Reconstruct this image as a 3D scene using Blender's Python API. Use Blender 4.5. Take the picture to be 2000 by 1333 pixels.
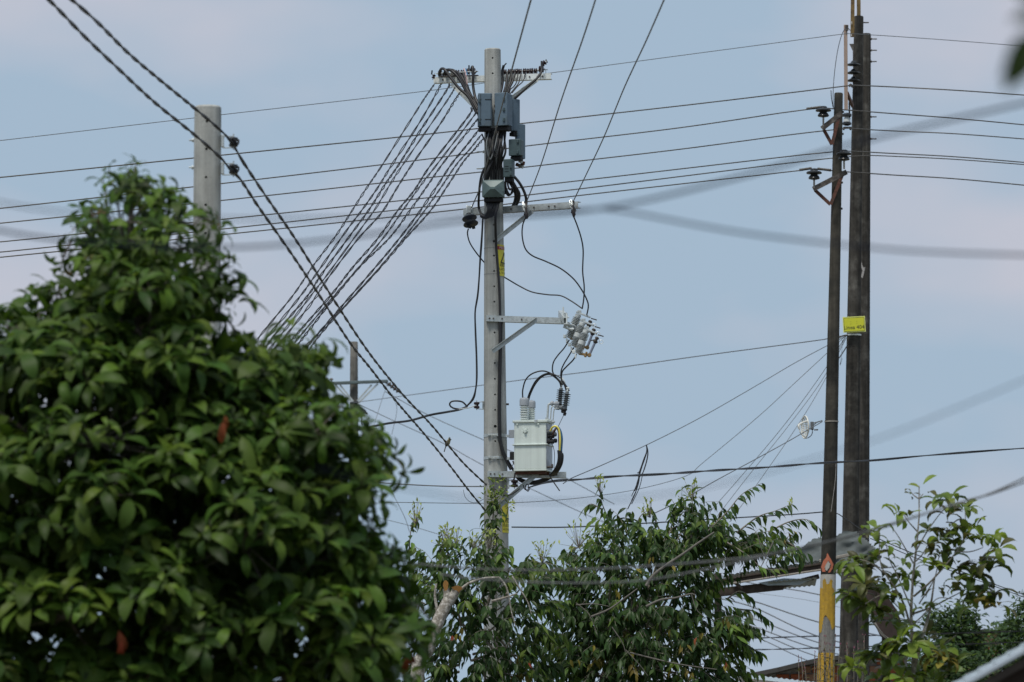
import bpy, math, random
import numpy as np
from mathutils import Vector, Matrix, noise
R = math.radians
rnd = random.Random(7)
for o in list(bpy.data.objects): bpy.data.objects.remove(o)
SC = bpy.context.scene
COL = SC.collection
V = Vector

# ------------------------------------------------------------------ camera, sky, sun, exposure
FPX = 2000 * 200 / 36.0
PITCH = R(6.0)
CAM = V((0, 0, 1.6))
cd = bpy.data.cameras.new('camera'); cam = bpy.data.objects.new('camera', cd); COL.objects.link(cam)
cam.location = CAM; cam.rotation_euler = (R(90) + PITCH, 0, 0)
cd.lens = 200; cd.sensor_width = 36; cd.clip_start = 0.5; cd.clip_end = 6000
cd.dof.use_dof = True; cd.dof.focus_distance = 66.5; cd.dof.aperture_fstop = 5.8; cd.dof.aperture_blades = 7
SC.camera = cam
SUN_EL, SUN_AZ = 65.0, 208.0          # azimuth clockwise from +Y (the view direction)
w = bpy.data.worlds.new('World'); SC.world = w; w.use_nodes = True
nt = w.node_tree; nt.nodes.clear()
def N(t, **k):
    n = nt.nodes.new(t)
    for a, b in k.items(): setattr(n, a, b)
    return n
def wire(a, b): nt.links.new(a, b)
out = N('ShaderNodeOutputWorld'); bg = N('ShaderNodeBackground'); bg.inputs['Strength'].default_value = 0.1
sky = N('ShaderNodeTexSky', sky_type='NISHITA'); sky.sun_disc = False
sky.sun_elevation = R(SUN_EL); sky.sun_rotation = R(SUN_AZ); sky.dust_density = 3.0; sky.air_density = 1.2
tc = N('ShaderNodeTexCoord'); mp = N('ShaderNodeMapping'); mp.inputs['Scale'].default_value = (1, 1, 1.9)
mp.inputs['Location'].default_value = (0.57, 0.74, 0.58)
wire(tc.outputs['Generated'], mp.inputs['Vector'])
n1 = N('ShaderNodeTexNoise'); n1.inputs['Scale'].default_value = 12; n1.inputs['Detail'].default_value = 4; n1.inputs['Roughness'].default_value = 0.48
wire(mp.outputs[0], n1.inputs['Vector'])
cr = N('ShaderNodeValToRGB'); cr.color_ramp.elements[0].position = 0.44; cr.color_ramp.elements[1].position = 0.66
wire(n1.outputs['Fac'], cr.inputs['Fac'])
mx = N('ShaderNodeMixRGB'); mx.inputs[1].default_value = (3.75, 4.93, 6.25, 1); mx.inputs[2].default_value = (5.35, 5.55, 6.45, 1)
wire(cr.outputs['Color'], mx.inputs['Fac'])
mx2 = N('ShaderNodeMixRGB'); mx2.inputs['Fac'].default_value = 0.93
wire(sky.outputs[0], mx2.inputs[1]); wire(mx.outputs[0], mx2.inputs[2])
wire(mx2.outputs[0], bg.inputs['Color']); wire(bg.outputs[0], out.inputs['Surface'])
sd = bpy.data.lights.new('sun', 'SUN'); sd.energy = 3.2; sd.angle = R(14); sd.color = (1.0, 0.95, 0.87)
sun = bpy.data.objects.new('sun', sd); COL.objects.link(sun)
sdir = V((math.sin(R(SUN_AZ)) * math.cos(R(SUN_EL)), math.cos(R(SUN_AZ)) * math.cos(R(SUN_EL)), math.sin(R(SUN_EL))))
sun.rotation_euler = sdir.to_track_quat('Z', 'Y').to_euler(); sun.location = sdir * 100
SC.view_settings.view_transform = 'Standard'; SC.view_settings.look = 'None'; SC.view_settings.exposure = 0; SC.view_settings.gamma = 1
SC.view_settings.use_curve_mapping = False

# ------------------------------------------------------------------ helpers
_c, _s = math.cos(PITCH), math.sin(PITCH)
def P(px, py, Y):
    u = (px - 1000) / FPX; v = (666.5 - py) / FPX
    d = V((u, _c - v * _s, _s + v * _c))
    return CAM + d * (Y / d.y)
def px_of(p):
    q = p - CAM
    f = q.y * _c + q.z * _s; up = -q.y * _s + q.z * _c
    return 1000 + FPX * q.x / f, 666.5 - FPX * up / f, f
def S(Y): return Y / FPX

MATS = {}
def mat(name, col, rough=0.7, metal=0.0, var=0.0, vscale=8.0, bump=0.0, bscale=60.0, streak=0.0, col2=None, c2pos=(0.5, 0.62), c2scale=3.0, trans=0.0, coat=0.0, spec=0.5):
    m = bpy.data.materials.new(name); m.use_nodes = True
    t = m.node_tree; b = t.nodes['Principled BSDF']
    b.inputs['Roughness'].default_value = rough; b.inputs['Metallic'].default_value = metal
    b.inputs['Specular IOR Level'].default_value = spec
    L = t.links.new
    tcn = t.nodes.new('ShaderNodeTexCoord')
    base = t.nodes.new('ShaderNodeRGB'); base.outputs[0].default_value = (*col, 1); cur = base.outputs[0]
    if col2:
        n = t.nodes.new('ShaderNodeTexNoise'); n.inputs['Scale'].default_value = c2scale; n.inputs['Detail'].default_value = 6; n.inputs['Roughness'].default_value = 0.65
        L(tcn.outputs['Object'], n.inputs['Vector'])
        r = t.nodes.new('ShaderNodeValToRGB'); r.color_ramp.elements[0].position = c2pos[0]; r.color_ramp.elements[1].position = c2pos[1]
        L(n.outputs['Fac'], r.inputs['Fac'])
        q = t.nodes.new('ShaderNodeMixRGB'); L(r.outputs[0], q.inputs[0]); L(cur, q.inputs[1]); q.inputs[2].default_value = (*col2, 1); cur = q.outputs[0]
    if var:
        n = t.nodes.new('ShaderNodeTexNoise'); n.inputs['Scale'].default_value = vscale; n.inputs['Detail'].default_value = 8; n.inputs['Roughness'].default_value = 0.7
        L(tcn.outputs['Object'], n.inputs['Vector'])
        mr = t.nodes.new('ShaderNodeMapRange'); mr.inputs[1].default_value = 0.3; mr.inputs[2].default_value = 0.7; mr.inputs[3].default_value = 1 - var; mr.inputs[4].default_value = 1 + var
        L(n.outputs['Fac'], mr.inputs[0])
        h = t.nodes.new('ShaderNodeHueSaturation'); L(mr.outputs[0], h.inputs['Value']); L(cur, h.inputs['Color']); cur = h.outputs[0]
    if streak:
        mpn = t.nodes.new('ShaderNodeMapping'); mpn.inputs['Scale'].default_value = (22, 22, 0.7); L(tcn.outputs['Object'], mpn.inputs[0])
        n = t.nodes.new('ShaderNodeTexNoise'); n.inputs['Scale'].default_value = 1; n.inputs['Detail'].default_value = 5; L(mpn.outputs[0], n.inputs['Vector'])
        mr = t.nodes.new('ShaderNodeMapRange'); mr.inputs[1].default_value = 0.3; mr.inputs[2].default_value = 0.7; mr.inputs[3].default_value = 1 - streak; mr.inputs[4].default_value = 1 + streak * 0.6
        L(n.outputs['Fac'], mr.inputs[0])
        h = t.nodes.new('ShaderNodeHueSaturation'); L(mr.outputs[0], h.inputs['Value']); L(cur, h.inputs['Color']); cur = h.outputs[0]
    L(cur, b.inputs['Base Color'])
    if bump:
        n = t.nodes.new('ShaderNodeTexNoise'); n.inputs['Scale'].default_value = bscale; n.inputs['Detail'].default_value = 6
        L(tcn.outputs['Object'], n.inputs['Vector'])
        bp = t.nodes.new('ShaderNodeBump'); bp.inputs['Strength'].default_value = bump; bp.inputs['Distance'].default_value = 0.01
        L(n.outputs['Fac'], bp.inputs['Height']); L(bp.outputs[0], b.inputs['Normal'])
    MATS[name] = m
    return m

def leaf_mat(name, col, tcol, rough=0.42, hue=0.02, val=0.42, transl=0.3):
    m = bpy.data.materials.new(name); m.use_nodes = True
    t = m.node_tree; b = t.nodes['Principled BSDF']; L = t.links.new
    b.inputs['Roughness'].default_value = rough; b.inputs['Specular IOR Level'].default_value = 0.15
    oi = t.nodes.new('ShaderNodeObjectInfo'); ge = t.nodes.new('ShaderNodeNewGeometry')
    ad = t.nodes.new('ShaderNodeMath'); ad.operation = 'ADD'; L(oi.outputs['Random'], ad.inputs[0]); L(ge.outputs['Random Per Island'], ad.inputs[1])
    fr = t.nodes.new('ShaderNodeMath'); fr.operation = 'FRACT'; L(ad.outputs[0], fr.inputs[0])
    mr = t.nodes.new('ShaderNodeMapRange'); mr.inputs[3].default_value = 1 - val; mr.inputs[4].default_value = 1 + val; L(fr.outputs[0], mr.inputs[0])
    m2 = t.nodes.new('ShaderNodeMath'); m2.operation = 'MULTIPLY'; m2.inputs[1].default_value = 7.13; L(fr.outputs[0], m2.inputs[0])
    f2 = t.nodes.new('ShaderNodeMath'); f2.operation = 'FRACT'; L(m2.outputs[0], f2.inputs[0])
    mh = t.nodes.new('ShaderNodeMapRange'); mh.inputs[3].default_value = 0.5 - hue; mh.inputs[4].default_value = 0.5 + hue * 0.6; L(f2.outputs[0], mh.inputs[0])
    # blotches and paler veins: colour of the blade itself
    tcn = t.nodes.new('ShaderNodeTexCoord'); n = t.nodes.new('ShaderNodeTexNoise'); n.inputs['Scale'].default_value = 35; n.inputs['Detail'].default_value = 3; L(tcn.outputs['Object'], n.inputs['Vector'])
    mb = t.nodes.new('ShaderNodeMapRange'); mb.inputs[3].default_value = 0.8; mb.inputs[4].default_value = 1.2; L(n.outputs['Fac'], mb.inputs[0])
    mm = t.nodes.new('ShaderNodeMath'); mm.operation = 'MULTIPLY'; L(mr.outputs[0], mm.inputs[0]); L(mb.outputs[0], mm.inputs[1])
    h = t.nodes.new('ShaderNodeHueSaturation'); h.inputs['Color'].default_value = (*col, 1); L(mm.outputs[0], h.inputs['Value']); L(mh.outputs[0], h.inputs['Hue'])
    L(h.outputs[0], b.inputs['Base Color'])
    tr = t.nodes.new('ShaderNodeBsdfTranslucent')
    h2 = t.nodes.new('ShaderNodeHueSaturation'); h2.inputs['Color'].default_value = (*tcol, 1); L(mm.outputs[0], h2.inputs['Value']); L(h2.outputs[0], tr.inputs['Color'])
    mix = t.nodes.new('ShaderNodeMixShader'); mix.inputs[0].default_value = transl
    L(b.outputs[0], mix.inputs[1]); L(tr.outputs[0], mix.inputs[2]); L(mix.outputs[0], t.nodes['Material Output'].inputs['Surface'])
    MATS[name] = m
    return m

M_conc = mat('pale_concrete', (0.37, 0.38, 0.36), 0.85, var=0.16, vscale=5, bump=0.35, bscale=90, streak=0.30, col2=(0.27, 0.28, 0.27), c2pos=(0.5, 0.72), c2scale=2.2)
M_dark = mat('dark_weathered_concrete', (0.042, 0.039, 0.034), 0.9, var=0.4, vscale=9, bump=0.6, bscale=70, streak=0.5, spec=0.25, col2=(0.10, 0.096, 0.086), c2pos=(0.5, 0.72), c2scale=4)
M_dark2 = mat('mossy_concrete', (0.062, 0.057, 0.046), 0.9, var=0.35, vscale=9, bump=0.5, bscale=70, streak=0.3, spec=0.25, col2=(0.024, 0.024, 0.021), c2pos=(0.42, 0.6), c2scale=1.2)
M_galv = mat('galvanised_steel', (0.5, 0.54, 0.54), 0.42, 0.45, var=0.2, vscale=25, bump=0.15, bscale=80, col2=(0.34, 0.37, 0.36), c2pos=(0.5, 0.7), c2scale=12)
M_wzinc = mat('bright_zinc', (0.72, 0.76, 0.74), 0.4, 0.2, var=0.1, vscale=20, col2=(0.5, 0.54, 0.53), c2pos=(0.52, 0.75), c2scale=9)
M_rust = mat('rusty_steel', (0.11, 0.045, 0.03), 0.8, 0.2, var=0.35, vscale=20, bump=0.4, col2=(0.05, 0.04, 0.035), c2scale=14)
M_rustd = mat('brown_grey_steel', (0.055, 0.046, 0.04), 0.7, 0.2, var=0.3, vscale=20, col2=(0.12, 0.11, 0.1), c2scale=10)
M_black = mat('black_cable_sheath', (0.012, 0.012, 0.014), 0.5, var=0.2)
M_alum = mat('aged_conductor', (0.10, 0.092, 0.08), 0.55, 0.3, var=0.2, vscale=3)
M_thin = mat('grey_wire', (0.11, 0.12, 0.13), 0.6, var=0.2)
M_greyw = mat('pale_grey_cable', (0.10, 0.105, 0.11), 0.6, var=0.2)
M_box = mat('blue_grey_plastic', (0.088, 0.135, 0.18), 0.55, var=0.1, vscale=15, col2=(0.075, 0.108, 0.135), c2scale=5)
M_box2 = mat('green_grey_plastic', (0.11, 0.165, 0.165), 0.5, var=0.1, vscale=15, col2=(0.08, 0.12, 0.125), c2scale=5)
M_box3 = mat('dark_green_grey_plastic', (0.045, 0.075, 0.083), 0.5, var=0.15, vscale=15)
M_slot = mat('black_recess', (0.01, 0.01, 0.012), 0.8)
M_brown = mat('brown_porcelain', (0.025, 0.012, 0.012), 0.22, coat=0.5)
M_blackp = mat('black_porcelain', (0.018, 0.02, 0.022), 0.28)
M_poly = mat('grey_polymer', (0.11, 0.125, 0.135), 0.55, var=0.1)
M_greyp = mat('pale_grey_porcelain', (0.46, 0.49, 0.49), 0.3, var=0.08)
M_white = mat('pale_green_white_paint', (0.62, 0.69, 0.65), 0.4, var=0.06, vscale=6, streak=0.09, col2=(0.55, 0.62, 0.585), c2pos=(0.5, 0.8), c2scale=3)
M_side = mat('shaded_scuffed_side', (0.42, 0.46, 0.5), 0.5, 0.1, var=0.2, vscale=9, col2=(0.22, 0.23, 0.26), c2pos=(0.5, 0.62), c2scale=7)  # tank's shaded side put into the colour: darker and bluer, with random scuffs
M_cap = mat('grey_rubber_cap', (0.30, 0.33, 0.36), 0.6, var=0.08)
M_brass = mat('brass', (0.26, 0.17, 0.07), 0.45, 0.4, var=0.2)
M_tube = mat('blue_grey_fibre_tube', (0.17, 0.2, 0.27), 0.45)
M_yel = mat('sign_yellow', (0.55, 0.56, 0.03), 0.5, var=0.07, vscale=30)
M_yel2 = mat('warning_yellow', (0.62, 0.55, 0.04), 0.5, var=0.1, vscale=30)
M_yedge = mat('sign_pale_edge', (0.68, 0.72, 0.22), 0.5)
M_red = mat('sign_red', (0.35, 0.03, 0.025), 0.5)
M_ink = mat('black_ink', (0.015, 0.015, 0.015), 0.6)
M_ink2 = mat('faded_ink', (0.14, 0.15, 0.02), 0.6)
M_whitep = mat('white_paint', (0.62, 0.62, 0.6), 0.7, var=0.2, vscale=25)
M_paintw = mat('chalky_white_paint', (0.36, 0.35, 0.32), 0.85, var=0.2, vscale=30)
M_paintg = mat('grey_cement_wash', (0.19, 0.185, 0.17), 0.9, var=0.25, vscale=30, streak=0.3)
M_painty = mat('ochre_paint', (0.44, 0.265, 0.022), 0.8, var=0.2, vscale=22, streak=0.3, col2=(0.36, 0.22, 0.03), c2scale=18)
M_painto = mat('orange_paint', (0.42, 0.13, 0.07), 0.8, var=0.2, vscale=40)
M_tan = mat('tan_timber', (0.36, 0.27, 0.22), 0.8, var=0.15, streak=0.2)
M_bamb = mat('yellow_brown_timber', (0.20, 0.135, 0.05), 0.75, var=0.2, streak=0.3, col2=(0.09, 0.06, 0.03), c2scale=6)
M_wood = mat('weathered_beam', (0.055, 0.042, 0.034), 0.85, var=0.3, vscale=20, streak=0.2)
M_woodp = mat('pale_batten', (0.26, 0.24, 0.21), 0.8, var=0.25, vscale=20)
M_tin = mat('aged_tin', (0.34, 0.40, 0.43), 0.5, 0.3, var=0.15, vscale=5, col2=(0.2, 0.14, 0.1), c2pos=(0.6, 0.72), c2scale=2.5)
M_tarp = mat('grey_tarpaulin', (0.075, 0.088, 0.088), 0.85, var=0.3, vscale=5, bump=0.35, bscale=12)
M_brick = mat('orange_clay_block', (0.42, 0.12, 0.05), 0.85, var=0.2, vscale=20, bump=0.3, col2=(0.3, 0.1, 0.06), c2scale=9)
M_brick2 = mat('pale_clay_block', (0.36, 0.2, 0.13), 0.85, var=0.2, vscale=20, bump=0.3)
M_mort = mat('mortar', (0.3, 0.29, 0.28), 0.9, var=0.2, vscale=20)
M_plas = mat('pink_plaster', (0.42, 0.25, 0.18), 0.85, var=0.2, vscale=4)
M_roofd = mat('dark_roof', (0.05, 0.048, 0.045), 0.85, var=0.3, vscale=6)
M_bark = mat('mottled_pale_bark', (0.20, 0.18, 0.15), 0.9, var=0.35, vscale=25, bump=0.7, bscale=60, col2=(0.42, 0.40, 0.36), c2pos=(0.47, 0.6), c2scale=28)
M_barkd = mat('grey_brown_bark', (0.11, 0.095, 0.08), 0.9, var=0.3, vscale=20, bump=0.5, bscale=50)
M_twig = mat('pale_twig', (0.2, 0.18, 0.15), 0.85, var=0.2)
M_twigd = mat('grey_brown_limb', (0.13, 0.12, 0.105), 0.9, var=0.3, vscale=25)
M_cut = mat('fresh_cut_wood', (0.55, 0.27, 0.08), 0.8, var=0.25, vscale=60)
M_dish = mat('off_white_plastic', (0.6, 0.6, 0.55), 0.5)
M_cy = mat('yellow_sheath', (0.72, 0.62, 0.12), 0.45)
M_cb = mat('blue_sheath', (0.02, 0.12, 0.26), 0.45)
M_soil = mat('ground_soil', (0.12, 0.10, 0.07), 0.95, var=0.3, vscale=0.5, col2=(0.05, 0.08, 0.03), c2scale=0.3)
M_grass = mat('grass', (0.05, 0.09, 0.025), 0.9, var=0.3)
L_big = leaf_mat('broad_leaf_green', (0.046, 0.090, 0.014), (0.08, 0.16, 0.014), 0.5)
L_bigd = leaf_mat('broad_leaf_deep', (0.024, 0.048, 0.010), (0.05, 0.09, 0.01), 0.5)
L_bigy = leaf_mat('broad_leaf_young', (0.074, 0.125, 0.018), (0.13, 0.22, 0.02), 0.5)
L_tip = leaf_mat('reddish_shoot', (0.12, 0.075, 0.03), (0.15, 0.1, 0.03), 0.5)
L_dead = leaf_mat('orange_dead_leaf', (0.22, 0.06, 0.025), (0.2, 0.06, 0.02), 0.6)
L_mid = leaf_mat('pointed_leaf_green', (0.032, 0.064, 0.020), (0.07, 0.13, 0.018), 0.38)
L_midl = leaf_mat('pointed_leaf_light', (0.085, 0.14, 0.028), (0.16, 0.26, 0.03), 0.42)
L_lime = leaf_mat('lime_shoot', (0.30, 0.36, 0.09), (0.35, 0.45, 0.08), 0.5)
L_yel = leaf_mat('yellowed_leaf', (0.17, 0.145, 0.03), (0.2, 0.17, 0.03), 0.5)
L_yg = leaf_mat('young_tree_leaf', (0.068, 0.108, 0.026), (0.17, 0.24, 0.03), 0.38)
L_ygl = leaf_mat('young_tree_bright_leaf', (0.125, 0.18, 0.03), (0.26, 0.37, 0.04), 0.4)
L_olive = leaf_mat('olive_leaf', (0.075, 0.08, 0.03), (0.12, 0.12, 0.03), 0.4)
L_far = leaf_mat('far_leaf', (0.04, 0.075, 0.03), (0.06, 0.10, 0.03), 0.6)
L_pink = leaf_mat('pink_blossom', (0.2, 0.07, 0.11), (0.35, 0.12, 0.2), 0.6)

class MB:
    def __init__(s): s.v = []; s.f = []; s.mi = []; s.m = 0
    def add(s, vs, fs):
        k = len(s.v); s.v += [V(a) for a in vs]; s.f += [tuple(i + k for i in f) for f in fs]; s.mi += [s.m] * len(fs); return s
    def box(s, c, size, X=V((1, 0, 0)), Z=V((0, 0, 1)), bev=0.0):
        X = V(X).normalized(); Z = V(Z); Z = (Z - X * Z.dot(X)).normalized(); Yv = Z.cross(X)
        hx, hy, hz = size[0] / 2, size[1] / 2, size[2] / 2
        c = V(c)
        if bev <= 0:
            vs = [c + X * (a * hx) + Yv * (b * hy) + Z * (d * hz) for d in (-1, 1) for b in (-1, 1) for a in (-1, 1)]
            return s.add(vs, [(0, 2, 3, 1), (4, 5, 7, 6), (0, 1, 5, 4), (2, 6, 7, 3), (0, 4, 6, 2), (1, 3, 7, 5)])
        # chamfered box: octagonal rings
        ring = lambda ix, iy: [(-ix, -iy + bev), (-ix + bev, -iy), (ix - bev, -iy), (ix, -iy + bev), (ix, iy - bev), (ix - bev, iy), (-ix + bev, iy), (-ix, iy - bev)]
        vs = []
        for z, q in ((-hz, bev), (-hz + bev, 0), (hz - bev, 0), (hz, bev)):
            for a, b in ring(hx - q, hy - q): vs.append(c + X * a + Yv * b + Z * z)
        fs = [tuple(range(7, -1, -1)), tuple(range(24, 32))]
        for r_ in range(3):
            for i in range(8):
                j = (i + 1) % 8; fs.append((r_ * 8 + i, r_ * 8 + j, r_ * 8 + 8 + j, r_ * 8 + 8 + i))
        return s.add(vs, fs)
    def tube(s, pts, r, n=8, cap=True, closed=False):
        pts = [V(p) for p in pts]; m = len(pts)
        rs = r if isinstance(r, (list, tuple)) else [r] * m
        t0 = (pts[1] - pts[0]).normalized()
        a = t0.orthogonal().normalized(); k = len(s.v)
        prev = t0
        for i, p in enumerate(pts):
            t = (pts[min(i + 1, m - 1)] - pts[max(i - 1, 0)])
            if t.length < 1e-9: t = prev
            t = t.normalized()
            a = (a - t * a.dot(t)); a = a.normalized() if a.length > 1e-6 else t.orthogonal().normalized()
            b = t.cross(a); prev = t
            for j in range(n):
                q = 2 * math.pi * j / n; s.v.append(p + (a * math.cos(q) + b * math.sin(q)) * rs[i])
        nf = 0
        for i in range(m - 1):
            for j in range(n):
                j2 = (j + 1) % n; s.f.append((k + i * n + j, k + i * n + j2, k + (i + 1) * n + j2, k + (i + 1) * n + j)); nf += 1
        if cap:
            s.f.append(tuple(k + j for j in range(n - 1, -1, -1))); s.f.append(tuple(k + (m - 1) * n + j for j in range(n))); nf += 2
        s.mi += [s.m] * nf
        return s
    def lathe(s, A, B, prof, n=16):
        A = V(A); B = V(B); ax = (B - A); Ln = ax.length; ax = ax / Ln
        a = ax.orthogonal().normalized(); b = ax.cross(a); k = len(s.v)
        for t, r in prof:
            for j in range(n):
                q = 2 * math.pi * j / n; s.v.append(A + ax * (t * Ln) + (a * math.cos(q) + b * math.sin(q)) * max(r, 1e-4))
        nf = 0
        for i in range(len(prof) - 1):
            for j in range(n):
                j2 = (j + 1) % n; s.f.append((k + i * n + j, k + i * n + j2, k + (i + 1) * n + j2, k + (i + 1) * n + j)); nf += 1
        s.f.append(tuple(k + j for j in range(n - 1, -1, -1))); s.f.append(tuple(k + (len(prof) - 1) * n + j for j in range(n))); nf += 2
        s.mi += [s.m] * nf
        return s
    def prism(s, poly, d):
        n = len(poly); d = V(d); poly = [V(p) for p in poly]
        vs = poly + [p + d for p in poly]
        return s.add(vs, [tuple(range(n - 1, -1, -1)), tuple(range(n, 2 * n))] + [(i, (i + 1) % n, n + (i + 1) % n, n + i) for i in range(n)])
    def mesh(s, name, mats, off=V((0, 0, 0)), angle=40):
        me = bpy.data.meshes.new(name)
        me.from_pydata([tuple(a - off) for a in s.v], [], s.f)
        for m in (mats if isinstance(mats, (list, tuple)) else [mats]): me.materials.append(m)
        me.polygons.foreach_set('material_index', s.mi)
        me.polygons.foreach_set('use_smooth', [True] * len(me.polygons))
        me.update()
        try: me.set_sharp_from_angle(angle=R(angle))
        except Exception: pass
        return me

def link(name, me, parent=None, loc=None):
    o = bpy.data.objects.new(name, me); COL.objects.link(o)
    if parent is not None: o.parent = parent
    if loc is not None: o.location = loc
    return o
def tag(o, label=None, cat=None, group=None, kind=None):
    if label: o['label'] = label
    if cat: o['category'] = cat
    if group: o['group'] = group
    if kind: o['kind'] = kind
    return o
def T(name, label, cat, loc, group=None):
    o = bpy.data.objects.new(name, None); COL.objects.link(o); o.location = loc; o.empty_display_size = 0.2
    return tag(o, label, cat, group)
def part(name, mb, m, root, angle=40, label=None, kind=None, base=None):
    off = V(root.location) if base is None else base
    o = link(name, mb.mesh(name, m, off, angle), root)
    if label: o['label'] = label
    if kind: o['kind'] = kind
    return o
def solo(name, mb, m, label, cat, loc=None, group=None, kind=None, angle=40):
    loc = V(loc) if loc is not None else mb.v[0].copy()
    o = link(name, mb.mesh(name, m, loc, angle), None, loc)
    return tag(o, label, cat, group, kind)
def spline(pts, n):
    pts = [V(p) for p in pts]
    if len(pts) == 2: return [pts[0].lerp(pts[1], i / (n - 1)) for i in range(n)]
    Q = [pts[0] * 2 - pts[1]] + pts + [pts[-1] * 2 - pts[-2]]
    # sample by chord length
    seg = [(pts[i + 1] - pts[i]).length for i in range(len(pts) - 1)]; tot = sum(seg)
    out_ = []
    for i in range(n):
        d = tot * i / (n - 1); k = 0
        while k < len(seg) - 1 and d > seg[k]: d -= seg[k]; k += 1
        t = min(1, d / max(seg[k], 1e-9)); a, b, c, e = Q[k:k + 4]
        out_.append(0.5 * ((2 * b) + (c - a) * t + (2 * a - 5 * b + 4 * c - e) * t * t + (3 * b - a - 3 * c + e) * t ** 3))
    return out_
def plen(p): return sum((p[i + 1] - p[i]).length for i in range(len(p) - 1))
def pix(pts): return [P(*p) for p in pts]
def cable(label, pts, r, m=None, name='cable', cat='cable', group=None, n=None, sides=6):
    w3 = pix(pts); n = n or max(12, min(160, 8 * len(pts)))
    if len(pts) == 2: n = 10
    return solo(name, MB().tube(spline(w3, n), r, sides), m or M_black, label, cat, group=group, angle=80)
def twisted(label, pts, r, pitch, strands=2, off=1.0, m=None, name='twisted_cable', group=None, cat='cable', sides=5, loose=0.0, per=9, seed=0):
    w3 = pix(pts); L_ = plen(spline(w3, 60)); n = int(L_ / pitch * per) + 2
    path = spline(w3, n); root = T(name, label, cat, w3[0], group)
    rr = random.Random(seed); ph0 = rr.random() * 6
    ph = []; a = ph0
    for i in range(n):
        a += 2 * math.pi / per * (1 + 0.35 * noise.noise(V((i * 0.03, seed * 3.1, 0)))); ph.append(a)
    for k in range(strands):
        pts_ = []
        for i, p in enumerate(path):
            t = (path[min(i + 1, n - 1)] - path[max(i - 1, 0)]).normalized()
            u = t.cross(V((0, 1, 0))).normalized(); v = t.cross(u)
            q = ph[i] + 2 * math.pi * k / strands
            rad = r * off * (1.0 + loose * max(0, noise.noise(V((i * 0.05, seed * 1.7, 5.0)))) * 3)
            pts_.append(p + u * (math.cos(q) * rad) + v * (math.sin(q) * rad * 1.0))
        part('strand', MB().tube(pts_, r * 1.02, sides), m or M_black, root, angle=80)
    return root

# ------------------------------------------------------------------ leaves
def leaf_mesh(L, W, droop, fold, shape, seg=5):
    prof = {'ob': [0.06, 0.55, 0.9, 1.0, 0.72, 0.0], 'el': [0.05, 0.7, 1.0, 0.85, 0.45, 0.0], 'pt': [0.05, 0.8, 1.0, 0.66, 0.2, 0.0], 'nr': [0.08, 0.8, 1.0, 0.8, 0.4, 0.0]}[shape]
    vs = []; fs = []; x = z = 0.0; ang = 0.25
    for i in range(seg + 1):
        t = i / seg; w2 = W / 2 * prof[i]
        nx, nz = -math.sin(ang), math.cos(ang)
        lift = fold * w2
        if i < seg:
            vs += [(x + nx * -lift * -1, -w2, z + nz * lift), (x, 0, z), (x + nx * lift, w2, z + nz * lift)]
        else: vs.append((x, 0, z))
        ang -= droop / seg * (0.6 + 0.8 * t)
        x += math.cos(ang) * L / seg; z += math.sin(ang) * L / seg
    for i in range(seg - 1):
        a = i * 3; fs += [(a, a + 3, a + 4, a + 1), (a + 1, a + 4, a + 5, a + 2)]
    a = (seg - 1) * 3; e = seg * 3; fs += [(a, e, a + 1), (a + 1, e, a + 2)]
    return np.array(vs, float), fs
def variants(L, W, shape, droops, folds=(0.25, 0.5, 0.1)):
    return [leaf_mesh(L, W * (0.85 + 0.15 * (i % 3)), d, folds[i % len(folds)], shape) for i, d in enumerate(droops)]
def frame(d, up):
    d = d.normalized(); y = up.cross(d)
    if y.length < 1e-4: y = d.orthogonal()
    y.normalize(); z = d.cross(y)
    return d, y, z

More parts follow.
